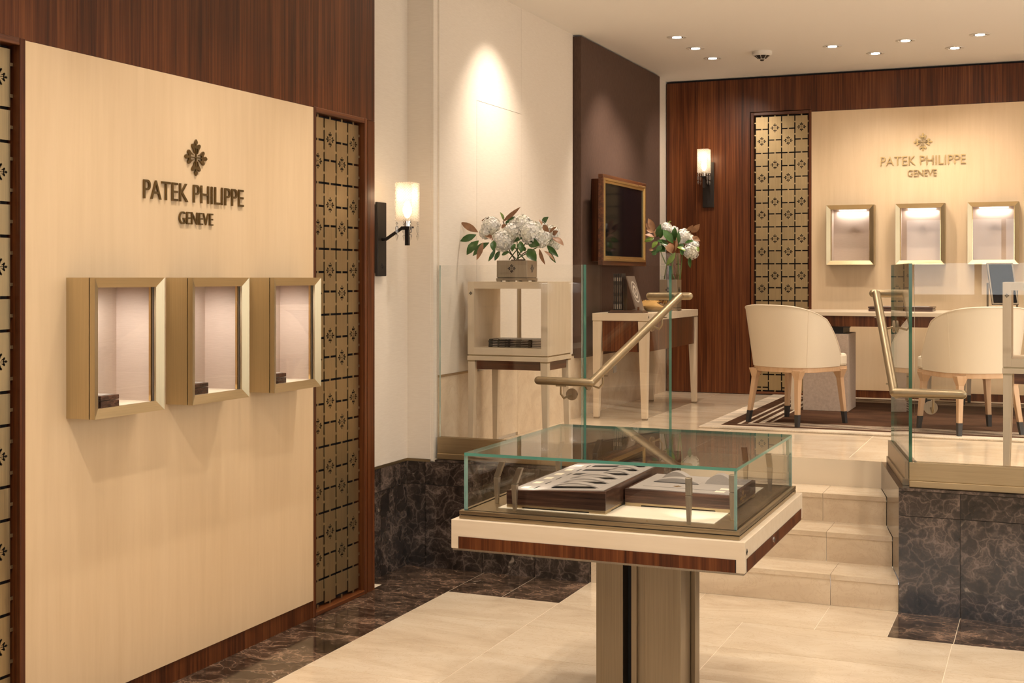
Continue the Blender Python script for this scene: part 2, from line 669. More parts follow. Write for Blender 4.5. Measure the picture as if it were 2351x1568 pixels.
def shape(contours, t, name='shape'):
    """filled outline with holes, thickness t (0..t), as a mesh in the drawing plane"""
    cu = bpy.data.curves.new(name, 'CURVE')
    cu.dimensions = '2D'
    cu.fill_mode = 'BOTH'
    cu.extrude = t / 2
    for c in contours:
        s = cu.splines.new('POLY')
        s.points.add(len(c) - 1)
        for q, (x, y) in zip(s.points, c):
            q.co = (x, y, 0, 1)
        s.use_cyclic_u = True
    o = bpy.data.objects.new(name, cu)
    COL.objects.link(o)
    me = bpy.data.meshes.new_from_object(o)
    bpy.data.objects.remove(o)
    me.transform(Matrix.Translation((0, 0, t / 2)))
    return me


def emblem(R, cx=0, cy=0):
    half = [(0.026, 0.026), (0.026, 0.47), (0.075, 0.505), (0.125, 0.485), (0.150, 0.42), (0.135, 0.31), (0.105, 0.205), (0.140, 0.225), (0.195, 0.345),
            (0.275, 0.47), (0.355, 0.555), (0.385, 0.64), (0.36, 0.71), (0.29, 0.742), (0.215, 0.72), (0.15, 0.66), (0.085, 0.64), (0.050, 0.665), (0.048, 0.71), (0.105, 0.775), (0.125, 0.84),
            (0.085, 0.92), (0.0, 1.0)]
    arm = half[1:] + [(-x, y) for x, y in half[1:-1][::-1]]          # right side up, tip, left side down
    pts = []
    for k in range(4):
        a = -PI / 2 * k
        c, s = math.cos(a), math.sin(a)
        seq = [(-x, y) for x, y in arm]
        # travel clockwise: left foot, left side up, tip, right side down
        for x, y in [(-0.026, 0.026)] + seq:
            pts.append((cx + R * (x * c - y * s), cy + R * (x * s + y * c)))
    out = []
    for p in pts:
        if not out or (abs(p[0] - out[-1][0]) + abs(p[1] - out[-1][1])) > 1e-6:
            out.append(p)
    return out


def mesh_mat(me, mat):
    me.materials.clear()
    me.materials.append(M[mat])
    return me


# ------------------------------------------------------------------ floor of the lower room
def slab_set(parent, xs, ys, z0, z1, mat, name='tile', gap=0.0016, skip=None):
    for i in range(len(xs) - 1):
        for j in range(len(ys) - 1):
            if skip and skip(xs[i], xs[i + 1], ys[j], ys[j + 1]):
                continue
            MB().box(xs[i] + gap, xs[i + 1] - gap, ys[j] + gap, ys[j + 1] - gap, z0, z1).build(name, mat, parent)


floor = struct(MB().box(XR - 0.3, XE + 0.3, Y0 - 0.2, YF + 0.4, -0.12, -0.0010).build('floor', 'grout_light'))
xs_low = [-2.922, -2.298, -1.360, -0.405, 0.540, 1.485, 2.43, XE]
ys_low = [Y0, -2.0, -1.0, 0.0, 1.0, 1.87, 2.345, 2.82, 3.295, 3.77, 4.245, 4.72, 5.19, 5.665, 6.122]
slab_set(floor, xs_low, ys_low, -0.012, 0.0, 'cream_marble')
slab_set(floor, [-2.298, -1.660, -1.020, -0.690], [6.122, 6.605], -0.012, 0.0, 'cream_marble')
slab_set(floor, [XW - 0.02, -2.922], [Y0, 1.0, 2.345, 2.82, 3.295, 3.77, 4.245, 4.72, 5.19, 5.648, 6.122], -0.012, 0.0, 'dark_marble_floor')
slab_set(floor, [XR - 0.02, -2.922, -2.615, -2.298], [6.122, 6.605], -0.012, 0.0, 'dark_marble_floor')
slab_set(floor, [-0.690, -0.400, 0.540, 1.485, 2.43, XE], [6.122, 6.605], -0.012, 0.0, 'dark_marble_floor')

# raised floor
def cheek_r(y):
    return -0.687 - 0.212 * (y - YF)


def cheek_l(y):
    return -2.298 + 0.30 * (y - YF)


YL = 7.485   # landing edge
up = MB()
up.prism_z([(XL - 0.2, YF + 0.012), (-2.298, YF + 0.012), (cheek_l(YL), YL), (cheek_r(YL), YL), (-0.687, YF + 0.012), (XE + 0.3, YF + 0.012), (XE + 0.3, YB + 0.3), (XL - 0.2, YB + 0.3)], 0.0, ZP - 0.001)
floor2 = struct(up.build('floor', 'grout_light'))
xs_up = [XL, -2.730, -2.000, -1.065, -0.12, 0.83, 1.78, 2.73, XE]
ys_up = [YL, 8.09, 8.57, 9.035, 9.475, 9.955, 10.435, 10.875, YB]
slab_set(floor2, xs_up, ys_up, ZP - 0.012, ZP, 'cream_marble')
MB().prism_z([(XL, YF + 0.1), (-2.73, YF + 0.1), (-2.73, YL - 0.002), (XL, YL - 0.002)], ZP - 0.012, ZP).build('tile', 'cream_marble', floor2)
MB().prism_z([(-2.727, YF + 0.1), (cheek_l(YF + 0.1) - 0.12, YF + 0.1), (cheek_l(YL) - 0.12, YL - 0.002), (-2.727, YL - 0.002)], ZP - 0.012, ZP).build('tile', 'cream_marble', floor2)
xx = [cheek_r(YL) + 0.12, -0.12, 0.83, 1.78, 2.73, XE]
for a, b in zip(xx[:-1], xx[1:]):
    a2 = cheek_r(YF + 0.1) + 0.12 if a == xx[0] else a
    MB().prism_z([(a2 + 0.0016, YF + 0.1), (b - 0.0016, YF + 0.1), (b - 0.0016, YL - 0.002), (a + 0.0016, YL - 0.002)], ZP - 0.012, ZP).build('tile', 'cream_marble', floor2)

# marble cladding of the raised floor's front, left and right of the stair
wplat = struct(MB().box(XR, -2.302, YF + 0.003, YF + 0.012, 0.0, ZP - 0.02).build('wall_platform', 'grout_dark'))
zz = [(0.0, 0.470), (0.473, 0.600)]
for a, b in [(XR, -3.293), (-3.290, -2.936), (-2.933, -2.619), (-2.616, -2.300)]:
    for z0, z1 in zz:
        MB().box(a, b, YF - 0.008, YF + 0.003, z0, z1).build('slab', 'dark_marble', wplat)
MB().prism_z([(-3.23, YF - 0.008), (-2.300, YF - 0.008), (cheek_l(YL), YL), (cheek_l(YL) - 0.12, YL), (-2.42, YF + 0.1), (-3.23, YF + 0.1)], 0.602, ZP).build('coping', 'dark_marble', wplat)
wplat2 = struct(MB().box(-0.684, XE, YF + 0.003, YF + 0.012, 0.0, ZP - 0.02).build('wall_platform', 'grout_dark'))
for a, b in [(-0.687, -0.4015), (-0.3985, 0.540), (0.543, 1.483), (1.486, 2.43), (2.433, XE)]:
    for z0, z1 in [(0.0, 0.477), (0.480, 0.600)]:
        MB().box(a, b, YF - 0.008, YF + 0.003, z0, z1).build('slab', 'dark_marble', wplat2)
MB().prism_z([(-0.687, YF - 0.008), (XE, YF - 0.008), (XE, YF + 0.1), (-0.567, YF + 0.1), (cheek_r(YL) + 0.12, YL), (cheek_r(YL), YL)], 0.602, ZP).build('coping', 'dark_marble', wplat2)

# staircase of four risers between splayed marble cheeks
stair = thing('staircase', 'pale stone staircase of four steps between dark marble blocks', 'staircase', (-1.49, YF, 0))
yr = [6.605, 6.900, 7.195, 7.49]
zr = [0.0, 0.156, 0.311, 0.465, ZP]
for k in range(4):
    y = yr[k]
    xa, xb = cheek_l(y) + 0.002, cheek_r(y) - 0.002
    split = -1.020 - 0.066 * k
    for a, b in ((xa, split - 0.001), (split + 0.001, xb)):
        MB().box(a, b, y, y + 0.02, zr[k], zr[k + 1] - 0.026).build('riser', 'cream_stone', stair)
    if k < 3:
        y2 = yr[k + 1] + 0.0
        for s in (0, 1):
            e0, e1 = (xa, split - 0.001) if s == 0 else (split + 0.001, xb)
            if s == 0:
                pts = [(e0, y - 0.004), (e1, y - 0.004), (e1, y2), (cheek_l(y2) + 0.002, y2)]
            else:
                pts = [(e0, y - 0.004), (e1, y - 0.004), (cheek_r(y2) - 0.002, y2), (e0, y2)]
            MB().prism_z(pts, zr[k + 1] - 0.025, zr[k + 1]).build('tread', 'cream_marble', stair)
    else:
        MB().box(xa, xb, y - 0.004, y + 0.1, ZP - 0.025, ZP + 0.0005).build('tread', 'cream_marble', stair)
for sgn, ck, x0 in ((0, cheek_l, -2.298), (1, cheek_r, -0.687)):
    ysp = [YF - 0.006, 7.06, YL + 0.01]
    for a, b in zip(ysp[:-1], ysp[1:]):
        e = 0.001
        if sgn:
            pts = [(ck(a), a + e), (ck(a) + 0.02, a + e), (ck(b) + 0.02, b - e), (ck(b), b - e)]
        else:
            pts = [(ck(a) - 0.02, a + e), (ck(a), a + e), (ck(b), b - e), (ck(b) - 0.02, b - e)]
        MB().prism_z(pts, 0.0, 0.602).build('cheek_slab', 'dark_marble', stair)

# ------------------------------------------------------------------ walls
# left wall of the lower room: rosewood above a pale veneer panel
PY0, PY1, PZ0, PZ1 = 3.483, 5.388, 0.086, 2.477
wl = struct(MB().box(XW - 0.30, XW - 0.245, Y0, 6.007, 0, ZC).build('wall_left', 'rosewood_vertical'))
js = [Y0, -2.0, -1.0, 0.0, 1.0, 2.0, 2.93, 3.751, 4.553, 5.395, 6.007]
for a, b in zip(js[:-1], js[1:]):
    MB().box(XW - 0.02, XW, a + 0.0006, b - 0.0006, 2.479, ZC).build('veneer_panel', 'rosewood_vertical', wl)
for a, b in [(Y0, -2.0), (-2.0, -1.0), (-1.0, 0.0), (0, 1.0), (1.0, 2.0), (2.0, 2.945)]:
    MB().box(XW - 0.02, XW, a + 0.0006, b - 0.0006, 0.0, 2.4775).build('veneer_panel', 'rosewood_vertical', wl)
MB().box(XW - 0.245, XW, 5.932, 6.007, 0.0, 2.4775).build('veneer_panel', 'rosewood_vertical', wl)
MB().box(XW - 0.245, XW - 0.02, 5.99, 6.007, 2.4775, ZC).build('veneer_panel', 'rosewood_vertical', wl)
MB().box(XW - 0.245, XW - 0.02, 5.93, 5.99, 0, ZC).build('jamb', 'rosewood_vertical', wl)
bl = struct(MB().box(XW - 0.02, XW - 0.001, PY0, PY1, 0.0, PZ0 - 0.001).build('baseboard_left', 'rosewood_vertical'))

CABS = [(3.687, 4.083), (4.259, 4.653), (4.848, 5.243)]
CZ0, CZ1 = 1.140, 1.651
# pale panel with openings for the cabinets
fp = MB()
ycuts = [PY0] + [c for q in CABS for c in (q[0] + 0.03, q[1] - 0.03)] + [PY1]
for i in range(len(ycuts) - 1):
    a, b = ycuts[i], ycuts[i + 1]
    if i % 2 == 0:
        fp.box(XW - 0.02, XW + 0.004, a, b, PZ0, PZ1)
    else:
        fp.box(XW - 0.02, XW + 0.004, a, b, PZ0, CZ0 + 0.03)
        fp.box(XW - 0.02, XW + 0.004, a, b, CZ1 - 0.03, PZ1)
fp.build('feature_panel', 'maple_panel', wl, weld=False)['label'] = 'pale veneer panel'

# recessed wallpaper wall beyond it
wr = struct(MB().box(XR - 0.25, XR - 0.012, 5.9, YF + 0.3, 0, ZC).build('wall_recess', 'wallpaper'))
MB().box(XR - 0.012, XR, 5.93, YF + 0.1, 0.615, ZC).build('wallcovering', 'wallpaper', wr)
MB().box(XR - 0.012, XR + 0.004, 5.93, YF, 0.600, 0.614).build('trim_strip', 'bronze_h', wr)
for a, b in [(5.93, 6.28), (6.283, YF)]:
    for z0, z1 in [(0.0, 0.470), (0.473, 0.599)]:
        MB().box(XR - 0.012, XR, a, b, z0, z1).build('slab', 'dark_marble', wr)
# short return wall facing the room
wt = struct(MB().box(XR, -3.263, YF + 0.001, YF + 0.06, 0.615, ZC).build('wall_return', 'wallpaper'))
MB().box(XR, -3.263, YF - 0.003, YF + 0.001, 0.600, 0.614).build('trim_strip', 'bronze_h', wt)
MB().box(-3.263, -3.245, YF + 0.004, YF + 0.06, 0.605, ZC).build('corner_bead', 'wallpaper', wt)

# left wall of the raised room
DZ = 2.735
wu = struct(MB().box(XL - 0.30, XL - 0.015, YF + 0.06, YB + 0.3, ZP, ZC).build('wall_left_upper', 'wallpaper'))
for a, b, z0, z1 in [(YF + 0.06, 7.183, 1.092, ZC), (7.1855, 7.903, 1.092, DZ), (7.183, 7.903, DZ + 0.0025, ZC), (7.9055, 8.90, 1.092, ZC), (10.98, YB + 0.2, 1.092, ZC)]:
    MB().box(XL - 0.015, XL, a, b, z0, z1).build('wallcovering', 'wallpaper', wu)
MB().box(XL - 0.014, XL + 0.003, YF + 0.06, 7.183, 1.078, 1.092).build('trim_strip', 'bronze_h', wu)
MB().box(XL - 0.014, XL + 0.003, 7.9055, 8.98, 1.078, 1.092).build('trim_strip', 'bronze_h', wu)
for a, b, z0 in [(YF + 0.06, 7.183, ZP), (7.1855, 7.842, ZP + 0.022), (7.8445, 8.80, ZP), (8.803, 9.75, ZP), (9.753, 10.70, ZP), (10.703, YB, ZP)]:
    MB().box(XL - 0.015, XL, a, b, z0, 1.078).build('stone_slab', 'cream_stone', wu)
MB().box(XL - 0.002, XL + 0.016, 7.832, 7.862, 1.16, 1.68).build('door_pull', 'bronze', wu)
# brown fabric panel proud of it
fpn = MB().box(XL - 0.01, XL + 0.055, 8.93, 11.0, 1.060, ZC - 0.012).build('fabric_panel', 'brown_fabric', wu)
fpn['label'] = 'dark brown fabric panel'

# back wall: rosewood with a pale panel
BX0, BX1, BZ0, BZ1 = -1.925, 0.55, 0.685, 3.10
wb = struct(MB().box(XL, XE, YB + 0.245, YB + 0.30, ZP, ZC).build('wall_back', 'black_recess'))
vx = [XL + 0.01, -2.95, -2.46, -1.93, -1.2, -0.4, 0.4, 1.2, 2.0, 2.8, XE]
for a, b in zip(vx[:-1], vx[1:]):
    z0 = ZP + 0.004 if (b <= -2.45 or a >= 1.1) else BZ1 + 0.002
    z0 = z0 if not (-2.47 < a < -1.95) else 3.123
    MB().box(a + 0.0006, b - 0.0006, YB, YB + 0.02, z0, ZC - 0.020).build('veneer_panel', 'rosewood_vertical', wb)
MB().box(0.552, 1.2, YB, YB + 0.02, ZP, BZ1).build('veneer_panel', 'rosewood_vertical', wb)
MB().box(XL, XE, YB + 0.05, YB + 0.07, ZC - 0.2, ZC).build('shadow_gap', 'black_recess', wb)
struct(MB().box(BX0, BX1, YB + 0.001, YB + 0.02, ZP, BZ0).build('baseboard_back', 'rosewood_vertical'))
BC = [(-1.772, -1.377), (-1.199, -0.804), (-0.626, -0.231), (-0.053, 0.342)]
BCZ0, BCZ1 = 1.762, 2.273
fb = MB()
xc = [BX0] + [c for q in BC for c in (q[0] + 0.03, q[1] - 0.03)] + [BX1]
for i in range(len(xc) - 1):
    a, b = xc[i], xc[i + 1]
    if i % 2 == 0:
        fb.box(a, b, YB - 0.004, YB + 0.02, BZ0, BZ1)
    else:
        fb.box(a, b, YB - 0.004, YB + 0.02, BZ0, BCZ0 + 0.03)
        fb.box(a, b, YB - 0.004, YB + 0.02, BCZ1 - 0.03, BZ1)
fb.build('feature_panel', 'maple_panel', wb)['label'] = 'pale veneer panel'

# ceiling, right wall and street front with its window
struct(MB().box(XR - 0.4, XE + 0.3, Y0 - 0.2, YB + 0.35, ZC, ZC + 0.12).build('ceiling', 'ceiling_paint'))
wrt = MB().box(XE, XE + 0.12, Y0, 2.0, 0, ZC).box(XE, XE + 0.12, 9.4, YB + 0.3, 0, ZC).box(XE, XE + 0.12, 2.0, 9.4, 0, 1.2).box(XE, XE + 0.12, 2.0, 9.4, 3.0, ZC)
struct(wrt.build('wall_right', 'wallpaper'))
fill_win = sempty('window_fill', (XE, 5.7, 1.2))  # unseen side window, added so daylight brightens the ceiling and right side
MB().box(XE + 0.058, XE + 0.07, 2.0, 9.4, 1.2, 3.0).build('pane', 'pane', fill_win)
for y in (2.0, 3.83, 5.66, 7.49, 9.32):
    MB().box(XE + 0.03, XE + 0.10, y, y + 0.08, 1.2, 3.0).build('mullion', 'bronze', fill_win)
pl_ = bpy.data.lights.new('window_portal', 'AREA')
pl_.shape = 'RECTANGLE'
pl_.size, pl_.size_y = 1.8, 7.4
pl_.cycles.is_portal = True
po_ = bpy.data.objects.new('window_portal', pl_)
COL.objects.link(po_)
po_.location = (XE - 0.01, 5.7, 2.1)
po_.rotation_euler = (0, PI / 2, 0)
wf = MB()
wf.box(XR - 0.3, -2.6, Y0 - 0.12, Y0, 0, ZC).box(2.8, XE + 0.12, Y0 - 0.12, Y0, 0, ZC)
wf.box(-2.6, 2.8, Y0 - 0.12, Y0, 0, 1.45).box(-2.6, 2.8, Y0 - 0.12, Y0, 2.75, ZC)
struct(wf.build('wall_front', 'wallpaper'))
win = sempty('window_1', (0, Y0, 1.45))
pl_ = bpy.data.lights.new('window_portal', 'AREA')
pl_.shape = 'RECTANGLE'
pl_.size, pl_.size_y = 5.4, 1.3
pl_.cycles.is_portal = True
po_ = bpy.data.objects.new('window_portal', pl_)
COL.objects.link(po_)
po_.location = (0.1, Y0 - 0.02, 2.1)
po_.rotation_euler = (PI / 2, 0, 0)
MB().box(-2.6, 2.8, Y0 - 0.07, Y0 - 0.058, 1.45, 2.75).build('pane', 'pane', win)
for x in (-2.6, -0.83, 0.95, 2.72):
    MB().box(x, x + 0.08, Y0 - 0.10, Y0 - 0.03, 1.45, 2.75).build('mullion', 'bronze', win)

# ------------------------------------------------------------------ metal screens (pierced brass tiles)
PITX, PITZ, SHORT = 0.1165, 0.3270, 0.1150
SLOT = 0.011
_tile_cache = {}


def tile_mesh(w, h, holed, T):
    key = (round(w, 4), round(h, 4), holed, T is TO_L)
    if key not in _tile_cache:
        rect = [(-w / 2, -h / 2), (w / 2, -h / 2), (w / 2, h / 2), (-w / 2, h / 2)]
        cs = [rect]
        if holed:
            cs.append(emblem(0.040))
        me = shape(cs, 0.004, 'tile')
        me.transform(T)
        mesh_mat(me, 'brass_tile')
        _tile_cache[key] = me
    return _tile_cache[key]


def screen(u0, v0, v1, T, org, label, frame_w=0.026):
    """u0: left edge of the pierced sheet, v0..v1 height; org: wall point for u=v=0"""
    base = Vector(org)
    r = thing('metal_screen', label, 'screen', base + T @ Vector((u0 + 2 * PITX, v0, 0)), 0, 'pierced brass screens')

    def W3(u, v, n):
        return base + T @ Vector((u, v, n))

    def bx(mb, ua, ub, va, vb, na, nb):
        a, b = W3(ua, va, na), W3(ub, vb, nb)
        mb.box(min(a.x, b.x), max(a.x, b.x), min(a.y, b.y), max(a.y, b.y), min(a.z, b.z), max(a.z, b.z))

    u1 = u0 + 4 * PITX
    g_ = 0.008
    bk = MB()
    bx(bk, u0 - g_, u1 + g_, v0 - g_, v1 + g_, -0.060, -0.055)
    bk.build('backing', 'black_recess', r)
    for ua, ub, va, vb in [(u0 - g_ - frame_w, u0 - g_, v0 - g_ - frame_w * 0.85, v1 + g_ + frame_w), (u1 + g_, u1 + g_ + frame_w, v0 - g_ - frame_w * 0.85, v1 + g_ + frame_w)]:
        m = MB()
        bx(m, ua, ub, va, vb, -0.06, 0.006)
        m.build('frame_rail', 'rosewood_vertical', r, bevel=0.003)
    for va, vb in [(v1 + g_, v1 + g_ + frame_w), (v0 - g_ - frame_w * 0.85, v0 - g_)]:
        m = MB()
        bx(m, u0 - g_, u1 + g_, va, vb, -0.06, 0.005)
        m.build('frame_rail', 'rosewood_along_y' if T is TO_L else 'rosewood_along_x', r, bevel=0.003)
    ties = MB()
    N0 = -0.030
    for c in range(4):
        uc = u0 + (c + 0.5) * PITX
        v = v1
        k = 0
        while v > v0 + 0.02:
            h = SHORT if (k % 2 == 0) == (c % 2 == 0) else PITZ - SHORT
            vb = max(v - h, v0)
            full = v - h >= v0 - 0.01
            hh = (v - vb) - SLOT
            holed = full and h > 0.15
            me = tile_mesh(PITX - SLOT, hh, holed, T)
            p = W3(uc, (v + vb) / 2, N0)
            link_mesh('tile', me, r, p - r.location)
            bx(ties, uc - 0.006, uc + 0.006, v - SLOT, v + SLOT, N0 + 0.0005, N0 + 0.0035)
            v = vb
            k += 1
        bx(ties, uc - 0.006, uc + 0.006, v0 - SLOT, v0 + SLOT, N0 + 0.0005, N0 + 0.0035)
    for c in range(5):
        u = u0 + c * PITX
        v = v1 - SHORT / 2
        k = 0
        while v > v0 + 0.02:
            bx(ties, u - SLOT, u + SLOT, v - 0.006, v + 0.006, N0 + 0.0005, N0 + 0.0035)
            v -= PITZ / 3
            k += 1
    o = ties.build('tie', 'brass_tile', r)
    o['kind'] = 'stuff'
    return r


screen(5.420, 0.030, 2.448, TO_L, (XW, 0, 0), 'tall pierced brass screen at the far end of the pale sign panel')
screen(2.985, 0.030, 2.448, TO_L, (XW, 0, 0), 'pierced brass screen at the left edge of the photo')
screen(-2.418, ZP + 0.035, 3.083, TO_B, (0, YB, 0), 'pierced brass screen on the back wall beside the desk')

# ------------------------------------------------------------------ lettering
def text_islands(s):
    cu = bpy.data.curves.new('t', 'FONT')
    cu.body = s
    cu.size = 1.0
    cu.extrude = 0.5
    cu.offset = -0.004
    o = bpy.data.objects.new('t', cu)
    COL.objects.link(o)
    dg = bpy.context.evaluated_depsgraph_get()
    dg.update()
    me = bpy.data.meshes.new_from_object(o.evaluated_get(dg))
    bpy.data.objects.remove(o)
    bm = bmesh.new()
    bm.from_mesh(me)
    bmesh.ops.remove_doubles(bm, verts=bm.verts, dist=1e-5)
    seen, isl = set(), []
    for v in bm.verts:
        if v in seen:
            continue
        st_, cur = [v], []
        seen.add(v)
        while st_:
            q = st_.pop()
            cur.append(q)
            for e in q.link_edges:
                w = e.other_vert(q)
                if w not in seen:
                    seen.add(w)
                    st_.append(w)
        isl.append(cur)
    out = []
    for cur in isl:
        cs = set(cur)
        fs = [f for f in bm.faces if f.verts[0] in cs]
        idx = {v: i for i, v in enumerate(cur)}
        out.append(([v.co.copy() for v in cur], [tuple(idx[v] for v in f.verts) for f in fs]))
    bm.free()
    out.sort(key=lambda q: min(p.x for p in q[0]))
    return out


def letters(s, u0, u1, v0, v1, n0, n1, T, org, mat, parent, name='letter', joined=False):
    isl = text_islands(s)
    xa = min(p.x for q in isl for p in q[0])
    xb = max(p.x for q in isl for p in q[0])
    ya = min(p.y for q in isl for p in q[0])
    yb = max(p.y for q in isl for p in q[0])
    acc = MB()
    for vs, fs in isl:
        w = [Vector(org) + T @ Vector((u0 + (p.x - xa) / (xb - xa) * (u1 - u0), v0 + (p.y - ya) / (yb - ya) * (v1 - v0), n0 + (p.z + 0.5) * (n1 - n0))) for p in vs]
        if joined:
            acc.add(w, fs)
        else:
            MB().add(w, fs).build(name, mat, parent)
    if joined:
        return acc.build(name, mat, parent)


def emblem_part(R, u, v, n, t, T, org, mat, parent, name='emblem'):
    me = shape([emblem(R)], t, name)
    me.transform(T)
    mesh_mat(me, mat)
    p = Vector(org) + T @ Vector((u, v, n))
    q = parent
    while q is not None:
        p -= Vector(q.location)
        q = q.parent
    return link_mesh(name, me, parent, p)


sg = thing('wall_sign', 'dark bronze lettering and cross emblem on the left pale panel', 'sign', (XW + 0.004, 4.45, 1.872))
O = (XW + 0.004, 0, 0)
emblem_part(0.0765, 4.450, 2.152, 0.002, 0.006, TO_L, O, 'bronze_sign', sg)
letters('PATEK PHILIPPE', 4.113, 4.793, 1.9635, 2.0385, 0.002, 0.008, TO_L, O, 'bronze_sign', sg)
letters('GENEVE', 4.337, 4.568, 1.8715, 1.9235, 0.002, 0.008, TO_L, O, 'bronze_sign', sg)
sg2 = thing('wall_sign', 'gold lettering and cross emblem on the back wall panel', 'sign', (-0.99, YB - 0.004, 2.50))
O = (0, YB - 0.004, 0)
ky = YB / 11.45
def bz(z): return H + (z - H) * ky
emblem_part(0.0775, -0.994 * ky, bz(2.806), 0.004, 0.008, TO_B, O, 'gold_sign', sg2)
letters('PATEK PHILIPPE', -1.343 * ky, -0.650 * ky, bz(2.613), bz(2.690), 0.004, 0.012, TO_B, O, 'gold_sign', sg2)
letters('GENEVE', -1.119 * ky, -0.883 * ky, bz(2.516), bz(2.571), 0.004, 0.012, TO_B, O, 'gold_sign', sg2)

# ------------------------------------------------------------------ display cabinets
CW, CH, CD, CT = 0.395, 0.511, 0.136, 0.042


def cabinet(T, org, u0, v0, label, group, emb):
    base = Vector(org)
    r = thing('display_cabinet', label, 'cabinet', base + T @ Vector((u0, v0, 0)), 0, group)

    def P3(u, v, n):
        return base + T @ Vector((u0 + u, v0 + v, n))

    def bx(ua, ub, va, vb, na, nb, name, mat, **kw):
        a, b = P3(ua, va, na), P3(ub, vb, nb)
        return MB().box(min(a.x, b.x), max(a.x, b.x), min(a.y, b.y), max(a.y, b.y), min(a.z, b.z), max(a.z, b.z)).build(name, mat, r, **kw)

    t = 0.012
    D0 = -0.072
    bx(0, t, 0, CH, 0.004, CD - 0.029, 'side_panel', 'brass_cabinet')
    bx(CW - t, CW, 0, CH, 0.004, CD - 0.029, 'side_panel', 'brass_cabinet')
    bx(t, CW - t, 0, t, 0.004, CD - 0.029, 'bottom_panel', 'brass_cabinet_h')
    bx(t, CW - t, CH - t, CH, 0.004, CD - 0.029, 'top_panel', 'brass_cabinet_h')
    # mitred front rails with a chamfer towards the glass
    o4 = [(0, 0), (CW, 0), (CW, CH), (0, CH)]
    i4 = [(CT * 0.80, CT * 0.86), (CW - CT * 0.80, CT * 0.86), (CW - CT * 0.80, CH - CT * 0.86), (CT * 0.80, CH - CT * 0.86)]
    for k in range(4):
        a, b = o4[k], o4[(k + 1) % 4]
        c, d_ = i4[(k + 1) % 4], i4[k]
        nb, nf, ni = CD - 0.025, CD, CD - 0.016
        vs = [P3(*a, nb), P3(*b, nb), P3(*c, nb), P3(*d_, nb), P3(*a, nf - 0.002), P3(*b, nf - 0.002), P3(*c, ni), P3(*d_, ni)]
        MB().add(vs, [(0, 3, 2, 1), (4, 5, 6, 7), (0, 1, 5, 4), (1, 2, 6, 5), (2, 3, 7, 6), (3, 0, 4, 7)]).build('frame_rail', 'brass_cabinet' if k % 2 else 'brass_cabinet_h', r)
    iu, iv = CT * 0.80, CT * 0.86
    bx(iu - 0.01, CW - iu + 0.01, iv - 0.01, CH - iv + 0.01, CD - 0.027, CD - 0.0255, 'gasket', 'black') if False else None
    bx(iu - 0.006, CW - iu + 0.006, iv - 0.006, CH - iv + 0.006, CD - 0.032, CD - 0.026, 'glass_pane', 'pane')
    # lined interior
    bx(iu - 0.012, CW - iu + 0.012, iv - 0.012, CH - iv + 0.012, D0 - 0.004, D0, 'back_lining', 'cabinet_lining')
    bx(iu - 0.012, iu - 0.002, iv - 0.012, CH - iv + 0.012, D0, CD - 0.036, 'side_lining', 'cabinet_lining')
    bx(CW - iu + 0.002, CW - iu + 0.012, iv - 0.012, CH - iv + 0.012, D0, CD - 0.036, 'side_lining', 'cabinet_lining')
    bx(iu - 0.002, CW - iu + 0.002, CH - iv + 0.004, CH - iv + 0.012, D0, CD - 0.036, 'top_lining', 'cabinet_lining')
    bx(iu - 0.002, CW - iu + 0.002, iv - 0.012, iv - 0.002, D0, CD - 0.036, 'shelf', 'ivory')
    for s in (iu - 0.002, CW - iu - 0.006):
        bx(s, s + 0.008, iv, CH - iv, CD - 0.046, CD - 0.036, 'bead', 'bright_brass')
    st_ = bx(iu + 0.05, CW - iu - 0.05, CH - iv - 0.004, CH - iv + 0.002, D0 + 0.012, D0 + 0.030, 'light_strip', 'led_glow') if emb else bx(iu + 0.01, iu + 0.06, CH - iv - 0.004, CH - iv + 0.002, 0.02, 0.06, 'light_strip', 'led_glow')
    if emb:
        emblem_part(0.048, u0 + CW * 0.515, v0 + CH * 0.60, D0, 0.004, TO_B, org, 'cabinet_lining', r)
        p = P3(CW / 2, CH - iv - 0.010, D0 + 0.022)
        lamp_area(p, p + Vector((0, 0, -1)), 0.75, CW - 2 * iu - 0.08, 0.012, (1, 0.93, 0.87), r)
    else:
        p = P3(0.075, CH - iv - 0.012, 0.03)
        q = P3(0.30, 0.10, 0.0)
        lamp_spot(p, q, 5.0, 125, 0.8, 0.012, (1, 0.92, 0.86), r, 'strip')
    return r


ords = ['nearest', 'middle', 'farthest']
for k, (a, b) in enumerate(CABS):
    cabinet(TO_L, (XW, 0, 0), a, CZ0, ords[k] + ' of the three brass cabinets projecting from the left sign panel', 'brass cabinets on the left wall', False)
nm = ['left lit brass cabinet on the back wall, nearest the pierced screen', 'middle lit brass cabinet on the back wall, above the document tray', 'right lit brass cabinet on the back wall, above the tilted mirror', 'lit brass cabinet on the back wall beyond the right edge of the photo']
for k, (a, b) in enumerate(BC[:3]):
    cabinet(TO_B, (0, YB, 0), a, BCZ0, nm[k], 'lit brass cabinets on the back wall', True)

